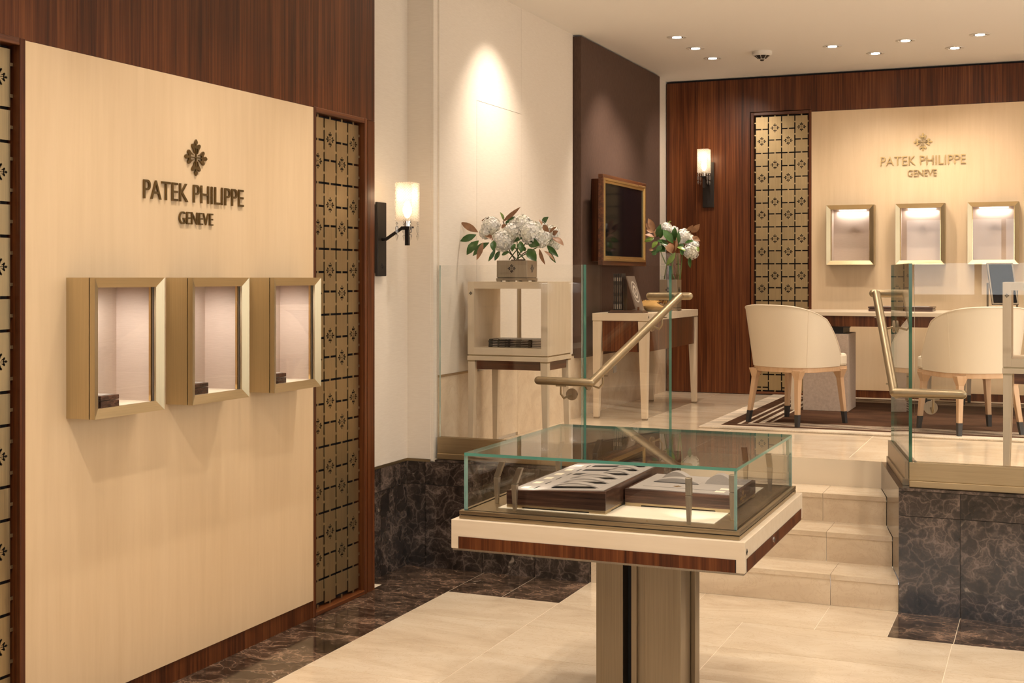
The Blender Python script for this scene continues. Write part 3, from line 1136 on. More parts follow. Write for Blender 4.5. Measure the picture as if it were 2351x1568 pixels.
# small wooden watch boxes inside the left cabinets
for k, (a, b) in enumerate(CABS):
    zb = CZ0 + CT * 0.86 - 0.002
    ya = a + (0.010, 0.014, 0.012)[k] + 0.045
    xa = XW + (0.000, -0.01, -0.005)[k]
    w = (0.115, 0.105, 0.10)[k]
    bxr = thing('watch_box', 'small dark wood watch box in the %s left cabinet' % ords[k], 'box', (xa, ya, zb), 0, 'watch boxes in the left cabinets')
    MB().box(xa, xa + w, ya, ya + 0.10, zb, zb + 0.026).build('base', 'macassar', bxr, bevel=0.002)
    MB().box(xa, xa + w, ya, ya + 0.10, zb + 0.028, zb + 0.045).build('lid', 'macassar', bxr, bevel=0.002)
    MB().box(xa + 0.012, xa + w - 0.012, ya + 0.012, ya + 0.088, zb + 0.045, zb + 0.0465).build('inlay', 'tray_leather', bxr)
    dm = MB().add([(xa + w / 2 + p[0], ya - 0.0012, zb + 0.013 + p[1]) for p in ((0, -.008), (.007, 0), (0, .008), (-.007, 0))], [(0, 1, 2, 3)])
    dm.build('diamond_inlay', 'gold_sign', bxr)

# ------------------------------------------------------------------ central display table
CXT, CYT, HW = -1.4275, 4.632, 0.4875
tb = thing('display_table', 'glass topped display table on a bronze pedestal in the foreground', 'table', (CXT, CYT, 0))
zt0, zt1 = 0.690, 0.798
ow = 0.522
MB().box(CXT - ow, CXT + ow, CYT - ow, CYT + ow, zt0 + 0.007, zt1).build('table_body', 'maple_flat', tb, bevel=0.0015)
MB().box(CXT - ow + 0.004, CXT + ow - 0.004, CYT - ow + 0.004, CYT + ow - 0.004, zt0, zt0 + 0.007).build('underside', 'pewter', tb)
iz0, iz1 = zt0 + 0.008, zt0 + 0.050
inx = [(CXT - ow + 0.030, CXT + ow - 0.030)]
def inlay(xa, xb, ya, yb, mat, nm_='inlay'):
    MB().box(xa, xb, ya, yb, iz0, iz1).build(nm_, mat, tb)
for y, s in ((CYT - ow, -1), (CYT + ow, 1)):
    inlay(CXT - ow + 0.028, CXT + ow - 0.028, y - 0.0012, y + 0.0012, 'black', 'inlay_groove')
    inlay(CXT - ow + 0.0305, CXT + ow - 0.0305, y - 0.002, y + 0.002, 'rosewood_vertical')
for x in (CXT - ow, CXT + ow):
    inlay(x - 0.0012, x + 0.0012, CYT - ow + 0.028, CYT + ow - 0.028, 'black', 'inlay_groove')
    inlay(x - 0.002, x + 0.002, CYT - ow + 0.0305, CYT + ow - 0.0305, 'rosewood_vertical')
emblem_part(0.011, CYT - ow + 0.030, zt0 + 0.072, 0.0, 0.0015, TO_L, (CXT + ow, 0, 0), 'dark_bronze', tb)
MB().lathe([(0.010, 0), (0.010, 0.003), (0.006, 0.004)], (CXT + ow + 0.002, CYT - 0.06, zt0 + 0.032), 20, 'x').build('lock', 'chrome', tb, smooth=True)
# two-layer bronze shoe
sw = HW + 0.013
for z0, z1 in ((0.799, 0.8115), (0.8145, 0.827)):
    m = MB()
    m.box(CXT - sw, CXT + sw, CYT - sw, CYT - HW + 0.10, z0, z1).box(CXT - sw, CXT + sw, CYT + HW - 0.10, CYT + sw, z0, z1)
    m.box(CXT - sw, CXT - HW + 0.10, CYT - HW + 0.10, CYT + HW - 0.10, z0, z1).box(CXT + HW - 0.10, CXT + sw, CYT - HW + 0.10, CYT + HW - 0.10, z0, z1)
    m.build('bronze_shoe', 'bronze_h', tb)
MB().box(CXT - sw + 0.004, CXT + sw - 0.004, CYT - sw + 0.004, CYT + sw - 0.004, 0.798, 0.8255).build('shoe_core', 'black', tb)
MB().box(CXT - HW + 0.095, CXT + HW - 0.095, CYT - HW + 0.085, CYT + HW - 0.085, 0.8255, 0.829).build('ivory_bed', 'ivory', tb)
for s in (-1, 1):
    for k in (-0.2, 0.17):
        MB().lathe([(0.003, 0), (0.003, 0.0008)], (CXT + k, CYT + s * (HW - 0.05), 0.827), 10).build('screw', 'bright_brass', tb)
        MB().lathe([(0.003, 0), (0.003, 0.0008)], (CXT + s * (HW - 0.05), CYT + k, 0.827), 10).build('screw', 'bright_brass', tb)
# glass hood: flat faces clear, cut edges green
GT = 0.010
def pane_box(x0, x1, y0, y1, z0, z1, thin, parent, edge='glass_edge', name='glass_pane', face='pane'):
    m = MB().box(x0, x1, y0, y1, z0, z1)
    big = {'x': (3, 5), 'y': (2, 4), 'z': (0, 1)}[thin]
    m.mi = [0 if i in big else 1 for i in range(6)]
    return m.build(name, [face, edge], parent)
pane_box(CXT - HW, CXT + HW, CYT - HW, CYT + HW, 1.0205, 1.0305, 'z', tb, name='glass_top')
pane_box(CXT - HW, CXT + HW, CYT - HW, CYT - HW + GT, 0.827, 1.020, 'y', tb, 'glass_edge_pale')
pane_box(CXT - HW, CXT + HW, CYT + HW - GT, CYT + HW, 0.827, 1.020, 'y', tb, 'glass_edge_pale')
pane_box(CXT - HW, CXT - HW + GT, CYT - HW + GT, CYT + HW - GT, 0.827, 1.020, 'x', tb, 'glass_edge_pale')
pane_box(CXT + HW - GT, CXT + HW, CYT - HW + GT, CYT + HW - GT, 0.827, 1.020, 'x', tb, 'glass_edge_pale')
# pedestal of bronze slabs around a black core
PX, PY = -1.383, 4.632
MB().box(PX - 0.125, PX + 0.125, PY - 0.055, PY + 0.055, 0.0, zt0).build('core', 'black', tb)
for s in (-1, 1):
    y0, y1 = sorted((PY + s * 0.125, PY + s * 0.062))
    def rx(a, b):
        return (PX + a, PX + b) if s < 0 else (PX - b, PX - a)
    a, b = rx(-0.163, -0.060)
    MB().box(a, b, y0, y1, 0, zt0).build('pedestal_slab', 'bronze', tb, bevel=0.0015)
    a, b = rx(0.024, 0.158)
    MB().box(a, b, y0, y1, 0, zt0).build('pedestal_slab', 'bronze', tb, bevel=0.0015)
    y0, y1 = sorted((PY + s * 0.098, PY + s * 0.06))
    a, b = rx(-0.036, -0.016)
    MB().box(a, b, y0, y1, 0, zt0).build('pedestal_slab', 'bronze', tb)
    y0, y1 = sorted((PY + s * 0.080, PY + s * 0.06))
    a, b = rx(-0.016, 0.026)
    MB().box(a, b, y0, y1, 0, zt0).build('pedestal_slab', 'bronze', tb)
for s in (-1, 1):
    MB().box(PX + s * 0.125 - 0.02, PX + s * 0.125 + 0.02, PY - 0.055, PY + 0.055, 0, zt0).build('pedestal_slab', 'bronze', tb)
MB().box(PX - 0.18, PX + 0.18, PY - 0.15, PY + 0.15, 0.0, 0.012).build('foot_plate', 'bronze', tb)
# light posts in the hood corners, heads leaning inwards
for sx in (-1, 1):
    for sy in (-1, 1):
        for ax in (0, 1):
            px_, py_ = (CXT + sx * 0.435, CYT + sy * 0.315) if ax else (CXT + sx * 0.315, CYT + sy * 0.435)
            inx_, iny_ = (-sx, 0) if ax else (0, -sy)
            z0 = 0.8275
            tx, ty = -sx * 0.45, -sy * 0.45
            lm = MB().taper((px_ - .006, px_ + .006, py_ - .006, py_ + .006), (px_ - .010, px_ + .010, py_ - .010, py_ + .010), z0, z0 + 0.094)
            post = lm.build('light_post', 'pewter', tb, bevel=0.001)
            hm = MB()
            ox, oy = (0.020, 0.004) if sx < 0 else (-0.004, -sy * 0.012)
            hm.taper((px_ - .010, px_ + .010, py_ - .010, py_ + .010), (px_ - .010 + ox, px_ + .010 + ox, py_ - .009 + oy, py_ + .009 + oy), z0 + 0.097, z0 + 0.153)
            hm.build('light_head', 'bronze', post, bevel=0.001)
for (lx, ly), (tx, ty), wt_ in [((-0.28, -0.42), (-0.28, -0.25), 1.1), ((0.27, -0.42), (0.30, -0.24), 1.1), ((-0.41, 0.28), (-0.2, 0.2), 1.2), ((0.41, 0.28), (0.2, 0.2), 1.0)]:
    lamp_spot((CXT + lx, CYT + ly, 0.978), (CXT + tx, CYT + ty, 0.86), wt_, 75, 0.7, 0.008, (1, 0.9, 0.78), tb, 'post_spot')

# watch trays inside the hood
def tray(x0, x1, y0, y1, z0, zl, zr_, label, kind):
    t_ = thing('watch_tray', label, 'tray', (x0, y0, z0), 0, 'wooden watch trays')
    m = MB()
    m.add([(x0, y0, z0 + 0.012), (x1, y0, z0 + 0.012), (x1, y1, z0 + 0.012), (x0, y1, z0 + 0.012), (x0, y0, zl), (x1, y0, zr_), (x1, y1, zr_), (x0, y1, zl)],
          [(0, 3, 2, 1), (4, 5, 6, 7), (0, 1, 5, 4), (1, 2, 6, 5), (2, 3, 7, 6), (3, 0, 4, 7)])
    m.build('tray_body', 'macassar', t_, bevel=0.0015)
    MB().box(x0 + 0.001, x1 - 0.001, y0 + 0.001, y1 - 0.001, z0 + 0.005, z0 + 0.012).build('brass_plinth', 'bronze_h', t_)
    for fx in (x0 + 0.001, x1 - 0.061):
        for fy in (y0 + 0.001, y1 - 0.061):
            MB().box(fx, fx + 0.06, fy, fy + 0.06, z0, z0 + 0.005).build('foot', 'bronze_h', t_)
    sl = (zr_ - zl) / (x1 - x0)
    def zz_(x): return zl + sl * (x - x0)
    b = 0.012
    def sheet(xa, xb, ya, yb, h0, h1, nm_, mat):
        return MB().add([(xa, ya, zz_(xa) + h0), (xb, ya, zz_(xb) + h0), (xb, yb, zz_(xb) + h0), (xa, yb, zz_(xa) + h0), (xa, ya, zz_(xa) + h1), (xb, ya, zz_(xb) + h1), (xb, yb, zz_(xb) + h1), (xa, yb, zz_(xa) + h1)],
                        [(0, 3, 2, 1), (4, 5, 6, 7), (0, 1, 5, 4), (1, 2, 6, 5), (2, 3, 7, 6), (3, 0, 4, 7)]).build(nm_, mat, t_)
    sheet(x0 + b, x1 - b, y0 + b, y1 - b, 0.0, 0.0015, 'leather_top', 'tray_leather')
    def arch(xa, xb, ya, yb, hgt, nm_='cushion', solid=False):
        m_ = MB()
        n_ = 10
        vs = []
        for i in range(n_ + 1):
            t2 = i / n_
            x = xa + (xb - xa) * t2
            z = zz_(x) + 0.002 + hgt * math.sin(PI * t2) ** 0.8
            vs += [(x, ya, z), (x, yb, z), (x, ya, zz_(x) + 0.001 if solid else z - 0.004), (x, yb, zz_(x) + 0.001 if solid else z - 0.004)]
        fs = []
        for i in range(n_):
            a = i * 4
            fs += [(a, a + 4, a + 5, a + 1), (a + 2, a + 3, a + 7, a + 6), (a, a + 2, a + 6, a + 4), (a + 1, a + 5, a + 7, a + 3)]
        fs += [(0, 1, 3, 2), (n_ * 4, n_ * 4 + 2, n_ * 4 + 3, n_ * 4 + 1)]
        m_.add(vs, fs)
        return m_.build(nm_, 'tray_leather', t_, smooth=True, sharp=40)
    if kind == 1:
        for k in range(6):
            yc = y0 + 0.045 + k * 0.112
            sheet(x0 + 0.035, x0 + 0.065, yc + 0.005, yc + 0.045, 0.0015, 0.0025, 'price_card', 'ivory')
            sheet(x0 + 0.088, x0 + 0.094, yc - 0.005, yc + 0.050, 0.0013, 0.0019, 'notch', 'tray_dark')
            if k < 3:
                sheet(x0 + 0.150, x1 - 0.055, yc + 0.010, yc + 0.035, 0.0013, 0.0019, 'well', 'tray_dark')
                arch(x0 + 0.135, x1 - 0.045, yc + 0.018, yc + 0.058, 0.017)
            else:
                sheet(x0 + 0.110, x0 + 0.215, yc + 0.005, yc + 0.050, 0.0013, 0.0019, 'well', 'tray_dark')
                sheet(x0 + 0.225, x1 - 0.045, yc + 0.006, yc + 0.036, 0.0013, 0.0019, 'well', 'tray_dark')
                arch(x0 + 0.215, x1 - 0.035, yc + 0.018, yc + 0.060, 0.015)
    else:
        sheet(x0 + 0.055, x0 + 0.225, y0 + 0.175, y0 + 0.210, 0.0013, 0.0019, 'well', 'tray_dark')
        arch(x0 + 0.055, x0 + 0.225, y0 + 0.190, y0 + 0.235, 0.016, 'cushion', True)
        arch(x0 + 0.060, x0 + 0.165, y0 + 0.275, y0 + 0.320, 0.026, 'cushion', True)
        c2 = arch(x0 + 0.240, x0 + 0.350, y0 + 0.215, y0 + 0.260, 0.036, 'watch_cushion', True)
        sheet(x0 + 0.045, x1 - 0.060, y0 + 0.075, y0 + 0.0775, 0.0015, 0.0019, 'notch', 'tray_dark')
        for cx_, cy_ in ((x1 - 0.075, y0 + 0.045), (x1 - 0.070, y0 + 0.105), (x1 - 0.045, y0 + 0.20)):
            sheet(cx_, cx_ + 0.035, cy_, cy_ + 0.028, 0.0015, 0.0025, 'price_card', 'ivory')
        me = shape([emblem(0.016)], 0.001, 'emblem')
        mesh_mat(me, 'bright_brass')
        link_mesh('emblem', me, t_, (0.165, 0.11, zz_(x0 + 0.165) + 0.002 - z0))
        emblem_part(0.011, y0 + 0.17, z0 + 0.046, 0.0, 0.001, TO_L, (x1, 0, 0), 'gold_sign', t_)
        letters('PATEK PHILIPPE', y0 + 0.125, y0 + 0.215, z0 + 0.024, z0 + 0.033, 0.0, 0.001, TO_L, (x1, 0, 0), 'gold_sign', t_, 'lettering', True)
        letters('GENEVE', y0 + 0.152, y0 + 0.188, z0 + 0.014, z0 + 0.020, 0.0, 0.001, TO_L, (x1, 0, 0), 'gold_sign', t_, 'lettering', True)
    return t_


tray(-1.794, -1.421, 4.243, 4.975, 0.829, 0.890, 0.909, 'long dark wood watch tray with rows of cushions, left in the glass case', 1)
tray(-1.414, -1.022, 4.440, 4.825, 0.829, 0.891, 0.889, 'shorter dark wood watch tray with domed cushion, right in the glass case', 2)

# ------------------------------------------------------------------ glass balustrades with bronze shoes
GZ1 = 1.722
def shoe(parent, pts_in, z0=ZP + 0.001):
    pass

def balustrade(side):
    left = side == 'l'
    lab = 'frameless glass balustrade %s of the stair with a bronze base' % ('left' if left else 'right')
    r = thing('glass_balustrade', lab, 'balustrade', ((-2.36 if left else -0.63), YF + 0.03, ZP), 0, 'glass balustrades')
    if left:
        xo, xi, yfar = -3.228, -2.352, 7.475
        fx = cheek_l
        off = -0.055
    else:
        xo, xi, yfar = XE - 0.02, -0.630, 7.475
        fx = cheek_r
        off = 0.055
    sg_ = 1 if left else -1
    # front run of the shoe (profile: plinth, ogee, upright)
    xa, xb = (xo, xi + 0.012) if left else (xi - 0.010, xo)
    MB().box(*sorted((xa, xb)), YF + 0.012, YF + 0.085, ZP + 0.001, ZP + 0.036).build('shoe_plinth', 'bronze_h', r, bevel=0.004)
    MB().box(*sorted((xa, xb - sg_ * 0.008 if left else xb)), YF + 0.020, YF + 0.040, ZP + 0.036, ZP + 0.125).build('shoe', 'bronze_h', r, bevel=0.0015)
    MB().box(*sorted((xa, xb)), YF + 0.056, YF + 0.076, ZP + 0.036, ZP + 0.125).build('shoe', 'bronze_h', r, bevel=0.0015)
    # side run along the stair cheek
    def sx_(y, d): return fx(y) + off + d * sg_
    for d0, d1, z0, z1, nm_ in ((-0.045, 0.028, ZP + 0.001, ZP + 0.036, 'shoe_plinth'), (0.004, 0.020, ZP + 0.036, ZP + 0.125, 'shoe'), (-0.036, -0.014, ZP + 0.036, ZP + 0.125, 'shoe')):
        ya = YF + 0.0855
        if nm_ == 'shoe':
            ya = YF + 0.042
        p = [(sx_(ya, d0), ya), (sx_(ya, d1), ya), (sx_(yfar, d1), yfar), (sx_(yfar, d0), yfar)]
        if not left:
            p = p[::-1]
        MB().prism_z(p, z0, z1).build(nm_, 'bronze', r)
    # panes
    gx = xi - 0.010 if left else xi + 0.012
    pane_box(*sorted((xo + 0.004, gx)), YF + 0.0405, YF + 0.0555, ZP + 0.04, GZ1, 'y', r, 'glass_edge_pale' if left else 'glass_edge_dark')
    ya = YF + 0.045
    m = MB()
    pts = [(sx_(ya, -0.013), ya), (sx_(ya, 0.003), ya), (sx_(yfar, 0.003), yfar), (sx_(yfar, -0.013), yfar)]
    m.prism_z(pts, ZP + 0.04, GZ1)
    m.mi = [1, 1, 1, 0, 1, 0]
    m.build('glass_pane', ['pane', 'glass_edge' if left else 'glass_edge_dark'], r)
    return r


balustrade('l')
balustrade('r')


def handrail(side):
    left = side == 'l'
    r = thing('handrail', 'brushed bronze tubular handrail on the %s stair glass' % ('left' if left else 'right'), 'handrail', ((-2.28 if left else -0.70), 6.54, 1.085), 0, 'bronze handrails')
    R_ = 0.0225
    if left:
        A, B = Vector((-2.578, 6.545, 1.090)), Vector((-2.272, 6.540, 1.087))
        C_ = Vector((-2.030, 7.455, 1.543))
        D, E_ = Vector((-1.990, 7.515, 1.541)), Vector((-2.235, 7.515, 1.541))
    else:
        A, B = Vector((-0.388, 6.545, 1.089)), Vector((-0.702, 6.540, 1.088))
        C_ = Vector((-0.898, 7.455, 1.562))
        D, E_ = Vector((-0.922, 7.515, 1.562)), Vector((-0.745, 7.515, 1.562))
    MB().tube([A, B], R_, 20, rounded=True).build('rail', 'bronze_rail', r, smooth=True, sharp=60)
    MB().tube([B, C_], R_, 20).build('rail', 'bronze_rail', r, smooth=True, sharp=60)
    MB().tube([D, E_], R_, 20, rounded=True).build('rail', 'bronze_rail', r, smooth=True, sharp=60)
    # brackets: rosette on the glass, bent rod to the rail
    sgn = -1 if left else 1
    px_ = -2.416 if left else -0.540
    gl = YF + 0.0405
    def bracket(rail, ros, nrm):
        b = MB().tube([rail - Vector((0, 0, R_)), rail - Vector((0, 0, R_ + 0.045)), rail * 0.72 + ros * 0.28 - Vector((0, 0, R_ * 0.72 + 0.055)), ros - nrm * -0.012], 0.0055, 8).build('bracket', 'bronze_rail', r, smooth=True, sharp=50)
        m = MB()
        n_ = 24
        u = nrm.cross(Vector((0, 0, 1))).normalized()
        m.tube([ros, ros + nrm * 0.010], 0.033, n_)
        m.build('rosette', 'bronze', b, smooth=True, sharp=40)
        m = MB()
        m.box(rail.x - 0.028, rail.x + 0.028, rail.y - 0.008, rail.y + 0.008, rail.z - R_ - 0.004, rail.z - R_ + 0.002)
        m.build('saddle', 'bronze_rail', b)
    bracket(Vector((px_ - sgn * -0.02 if not left else px_ - 0.03, 6.543, 1.088)), Vector((px_, gl - 0.0105, 1.012)), Vector((0, 1, 0)))
    f = cheek_l if left else cheek_r
    for t_ in (0.12, 0.78):
        q = B.lerp(C_, t_)
        gx = f(q.y) + (-0.052 if left else 0.052)
        nrm = Vector((-1 if left else 1, 0.2, 0)).normalized()
        bracket(q, Vector((gx + (0.014 if left else -0.014), q.y, q.z - 0.072)), nrm)
    return r


handrail('l')
handrail('r')

# ------------------------------------------------------------------ open cube stands on tapered legs
def cube_stand(x0, y0, label):
    r = thing('cube_stand', label, 'display stand', (x0 + 0.25, y0 + 0.2, ZP), 0, 'open cube stands')
    w, dp = 0.505, 0.395
    x1, y1 = x0 + w, y0 + dp
    zb, zt_ = 1.200, 1.628
    th = 0.041
    MB().box(x0, x0 + th, y0, y1, zb, zt_).build('side_panel', 'maple', r, bevel=0.001)
    MB().box(x1 - th, x1, y0, y1, zb, zt_).build('side_panel', 'maple', r, bevel=0.001)
    # mitred look: top and bottom boards with slanted ends
    for za, zb_, s in ((zb, zb + th, 1), (zt_ - th, zt_, -1)):
        MB().box(x0 + th, x1 - th, y0, y1, za, zb_).build('board', 'maple_flat', r)
    MB().box(x0 + 0.004, x1 - 0.004, y0 + 0.004, y1 - 0.004, 1.192, zb).build('brass_gap', 'bronze_h', r)
    MB().box(x0 - 0.002, x1 + 0.002, y0 - 0.002, y1 + 0.002, 1.166, 1.192).build('slab', 'maple_flat', r, bevel=0.001)
    emblem_part(0.011, x0 + 0.020, zt_ - 0.068, 0.0, 0.001, TO_B, (0, y0, 0), 'dark_bronze', r)
    lw, lb = 0.044, 0.026
    for ix in (0, 1):
        for iy in (0, 1):
            ax = x0 + 0.002 if ix == 0 else x1 - 0.002 - lw
            ay = y0 + 0.002 if iy == 0 else y1 - 0.002 - lw
            bx_ = ax if ix == 0 else ax + lw - lb
            by_ = ay if iy == 0 else ay + lw - lb
            l_ = MB().taper((bx_, bx_ + lb, by_, by_ + lb), (ax, ax + lw, ay, ay + lw), ZP + 0.003, 1.158).build('leg', 'maple', r, bevel=0.001)
            MB().box(ax - 0.0005, ax + lw + 0.0005, ay - 0.0005, ay + lw + 0.0005, 1.158, 1.1662).build('leg_cap', 'bronze_h', l_)
            MB().box(bx_ + 0.002, bx_ + lb - 0.002, by_ + 0.002, by_ + lb - 0.002, ZP, ZP + 0.003).build('glide', 'dark_ferrule', l_)
    a0, a1 = 1.114, 1.166
    MB().box(x0 + 0.054, x1 - 0.052, y0 + 0.012, y0 + 0.027, a0, a1 - 0.001).build('apron', 'rosewood_along_x', r)
    MB().box(x0 + 0.054, x1 - 0.052, y1 - 0.027, y1 - 0.012, a0, a1 - 0.001).build('apron', 'rosewood_along_x', r)
    MB().box(x0 + 0.012, x0 + 0.027, y0 + 0.054, y1 - 0.054, a0, a1 - 0.001).build('apron', 'rosewood_along_y', r)
    MB().box(x1 - 0.027, x1 - 0.012, y0 + 0.054, y1 - 0.054, a0, a1 - 0.001).build('apron', 'rosewood_along_y', r)
    return r


cube_stand(-3.166, 6.90, 'pale wood open cube stand holding black brochures, left of the stair')
cube_stand(-0.220, 6.97, 'pale wood open cube stand behind the right glass, cut by the photo edge')

# brochures lying in the left cube
def brochure_mesh(w, l, t, name='brochure'):
    pass
zb = 1.2412
for k in range(5):
    x, y = -3.068 + (0.004 if k == 4 else random.uniform(-.002, .002)), 6.985 + random.uniform(-.003, .003)
    t = 0.0098
    L, Wd = 0.268, 0.20
    r = thing('brochure', 'black brochure lying in the left cube, number %s of the stack from the bottom' % ['one', 'two', 'three', 'four', 'five'][k], 'brochure', (x, y, zb), 0, 'black brochures stacked in the cube')
    MB().box(x, x + L, y, y + Wd, zb, zb + t - 0.0008).build('cover', 'cover_dark', r, bevel=0.0008)
    yy = y - 0.0006
    for a, b, m_, h in ((0.028, 0.058, 'print_light', .0022), (0.070, 0.105, 'print_mid', .0045), (0.112, 0.125, 'print_mid', .003), (0.140, 0.175, 'print_mid', .005), (0.208, 0.252, 'print_light', .0016)):
        MB().box(x + a, x + b, yy, yy + 0.0007, zb + t / 2 - h / 2 - .0003, zb + t / 2 + h / 2 - .0003).build('spine_print', m_, r)
    zb += t
zb = 1.2412
for k in range(5):
    x, y, t = -2.797, 7.00, 0.0098
    r = thing('brochure', 'brochure with pale page edges at the right of the cube, number %s from the bottom' % ['one', 'two', 'three', 'four', 'five'][k], 'brochure', (x, y, zb), 0, 'brochures stacked with page edges out')
    MB().box(x, x + 0.075, y, y + 0.19, zb, zb + 0.0012).build('cover', 'cover_grey', r)
    MB().box(x, x + 0.075, y, y + 0.19, zb + t - 0.002, zb + t - 0.0008).build('cover', 'cover_grey', r)
    MB().box(x + 0.001, x + 0.074, y + 0.0015, y + 0.1885, zb + 0.0012, zb + t - 0.002).build('pages', 'paper', r)
    zb += t

# ------------------------------------------------------------------ console table under the screen
def console():
    x0, x1, y0, y1 = -3.112, -2.690, 8.985, 10.44
    r = thing('console_table', 'pale wood console table with rosewood aprons against the brown panel', 'table', ((x0 + x1) / 2, (y0 + y1) / 2, ZP))
    zt_, zb_ = 1.391, 1.336
    MB().box(x0, x1, y0, y1, zb_, zt_).build('table_top', 'maple_flat', r, bevel=0.0015)
    emblem_part(0.012, y0 + 0.030, 1.364, 0.0, 0.001, TO_L, (x1, 0, 0), 'dark_bronze', r)
    lw, lb = 0.070, 0.040
    for ix in (0, 1):
        for iy in (0, 1):
            ax = x0 + 0.002 if ix == 0 else x1 - 0.002 - lw
            ay = y0 + 0.002 if iy == 0 else y1 - 0.002 - lw * 1.0
            bx_ = ax + (0.004 if ix == 0 else lw - lb - 0.004)
            by_ = ay + (0.0 if iy == 0 else lw - lb)
            l_ = MB().taper((bx_, bx_ + lb, by_, by_ + lb), (ax, ax + lw, ay, ay + lw), ZP + 0.012, zb_ - 0.006).build('leg', 'maple', r, bevel=0.001)
            MB().box(bx_ + .002, bx_ + lb - .002, by_ + .002, by_ + lb - .002, ZP, ZP + 0.012).build('glide', 'bronze', l_)
            MB().box(ax + .002, ax + lw - .002, ay + .002, ay + lw - .002, zb_ - 0.006, zb_).build('leg_cap', 'bronze_h', l_)
    a0 = 1.110
    MB().box(x0 + 0.074, x1 - 0.074, y0 + 0.016, y0 + 0.034, a0, zb_ - 0.002).build('apron', 'rosewood_vertical', r)
    MB().box(x0 + 0.074, x1 - 0.074, y1 - 0.034, y1 - 0.016, a0, zb_ - 0.002).build('apron', 'rosewood_vertical', r)
    MB().box(x1 - 0.034, x1 - 0.016, y0 + 0.074, y1 - 0.074, a0, zb_ - 0.002).build('apron', 'rosewood_vertical', r)
    MB().box(x0 + 0.016, x0 + 0.034, y0 + 0.074, y1 - 0.074, a0, zb_ - 0.002).build('apron', 'rosewood_vertical', r)


console()
ZT = 1.391
# brochure rack
hx, hy = -3.020, 9.06
rk = thing('brochure_rack', 'dark wooden brochure rack standing on the console table', 'rack', (hx + 0.13, hy, ZT))
MB().add([(hx, hy, ZT), (hx + .275, hy, ZT), (hx + .275, hy + .13, ZT), (hx, hy + .13, ZT), (hx + .02, hy + .01, ZT + .02), (hx + .258, hy + .01, ZT + .02), (hx + .258, hy + .12, ZT + .02), (hx + .02, hy + .12, ZT + .02)],
         [(0, 3, 2, 1), (4, 5, 6, 7), (0, 1, 5, 4), (1, 2, 6, 5), (2, 3, 7, 6), (3, 0, 4, 7)]).build('base', 'macassar', rk)
MB().box(hx + .112, hx + .118, hy + .02, hy + .11, ZT + .02, ZT + .25).build('divider', 'dark_bronze', rk)
MB().box(hx + .222, hx + .232, hy + .03, hy + .05, ZT + .02, ZT + .045).build('peg', 'rosewood_vertical', rk)
for k in range(5):
    x = hx + 0.040 + k * 0.0135
    r = thing('brochure', 'slim black brochure standing upright in the rack, %s from the left' % ['first', 'second', 'third', 'fourth', 'fifth'][k], 'brochure', (x, hy + .02, ZT + .02), 0, 'black brochures upright in the rack')
    MB().box(x, x + 0.011, hy + .02, hy + .112, ZT + .0205, ZT + .292).build('cover', 'cover_dark', r, bevel=0.0008)
    for a, b, m_ in ((0.235, 0.262, 'print_light'), (0.15, 0.205, 'print_mid'), (0.085, 0.125, 'print_mid'), (0.03, 0.065, 'print_light')):
        MB().box(x + 0.004, x + 0.007, hy + .0194, hy + .0202, ZT + a, ZT + b).build('spine_print', m_, r)
# brochure leaning with its cover to the room
r = thing('brochure', 'grey brochure with a watch on its cover leaning in the rack', 'brochure', (hx + .20, hy + .03, ZT + .02))
ang = math.radians(17)
def lean(u, v, n):   # u across the cover (depth), v up the leaning face, n thickness
    return (hx + 0.222 - math.sin(ang) * v + n * math.cos(ang), hy + 0.015 + u, ZT + 0.0215 + math.cos(ang) * v + n * math.sin(ang))
m = MB()
q = [lean(u, v, n) for n in (-0.008, 0) for u, v in ((0, 0), (.19, 0), (.19, .262), (0, .262))]
m.add(q, [(0, 3, 2, 1), (4, 5, 6, 7), (0, 1, 5, 4), (1, 2, 6, 5), (2, 3, 7, 6), (3, 0, 4, 7)]).build('cover', 'cover_grey', r)
m = MB()
for ra, rb in ((0.072, 0.062), (0.045, 0.028), (0.012, 0.0)):
    n_ = 28
    vs = [lean(.095 + rr * math.cos(2 * PI * i / n_), .14 + rr * 1.15 * math.sin(2 * PI * i / n_), 0.0006) for rr in (ra, max(rb, .001)) for i in range(n_)]
    m.add(vs, [(i, (i + 1) % n_, n_ + (i + 1) % n_, n_ + i) for i in range(n_)])
m.build('watch_print', 'print_light', r)
# brass bowl
bw = MB().lathe([(0.045, 0.0), (0.055, 0.004), (0.085, 0.030), (0.108, 0.066), (0.112, 0.086), (0.108, 0.0875), (0.102, 0.070), (0.080, 0.036), (0.05, 0.012), (0.0, 0.010)], (-2.815, 9.56, ZT), 40).build('bowl', 'bright_brass', None, smooth=True, sharp=60)
bw.location = (0, 0, 0)
tag(bw, 'shallow shiny brass bowl on the console table', 'bowl')

# framed screen on the brown panel
tv = thing('framed_screen', 'black screen in a rosewood and gilt frame on the brown panel', 'screen', (XL + 0.055, 9.58, 1.745))
MB().box(-3.18, -3.082, 9.16, 10.05, 1.775, 2.395).build('back_box', 'rosewood_vertical', tv)
fy0, fy1, fz0, fz1, fxa, fxb = 9.03, 10.135, 1.745, 2.420, -3.082, -3.046
def rail4(name, mat, y0, y1, z0, z1, ty, tz, xa, xb):
    MB().box(xa, xb, y0, y1, z1 - tz, z1).build(name, mat, tv, bevel=0.002)
    MB().box(xa, xb, y0, y1, z0, z0 + tz).build(name, mat, tv, bevel=0.002)
    MB().box(xa, xb, y0, y0 + ty, z0 + tz, z1 - tz).build(name, mat, tv, bevel=0.002)
    MB().box(xa, xb, y1 - ty, y1, z0 + tz, z1 - tz).build(name, mat, tv, bevel=0.002)
rail4('frame_rail', 'rosewood_along_y', fy0, fy1, fz0, fz1, 0.030, 0.034, fxa, fxb)
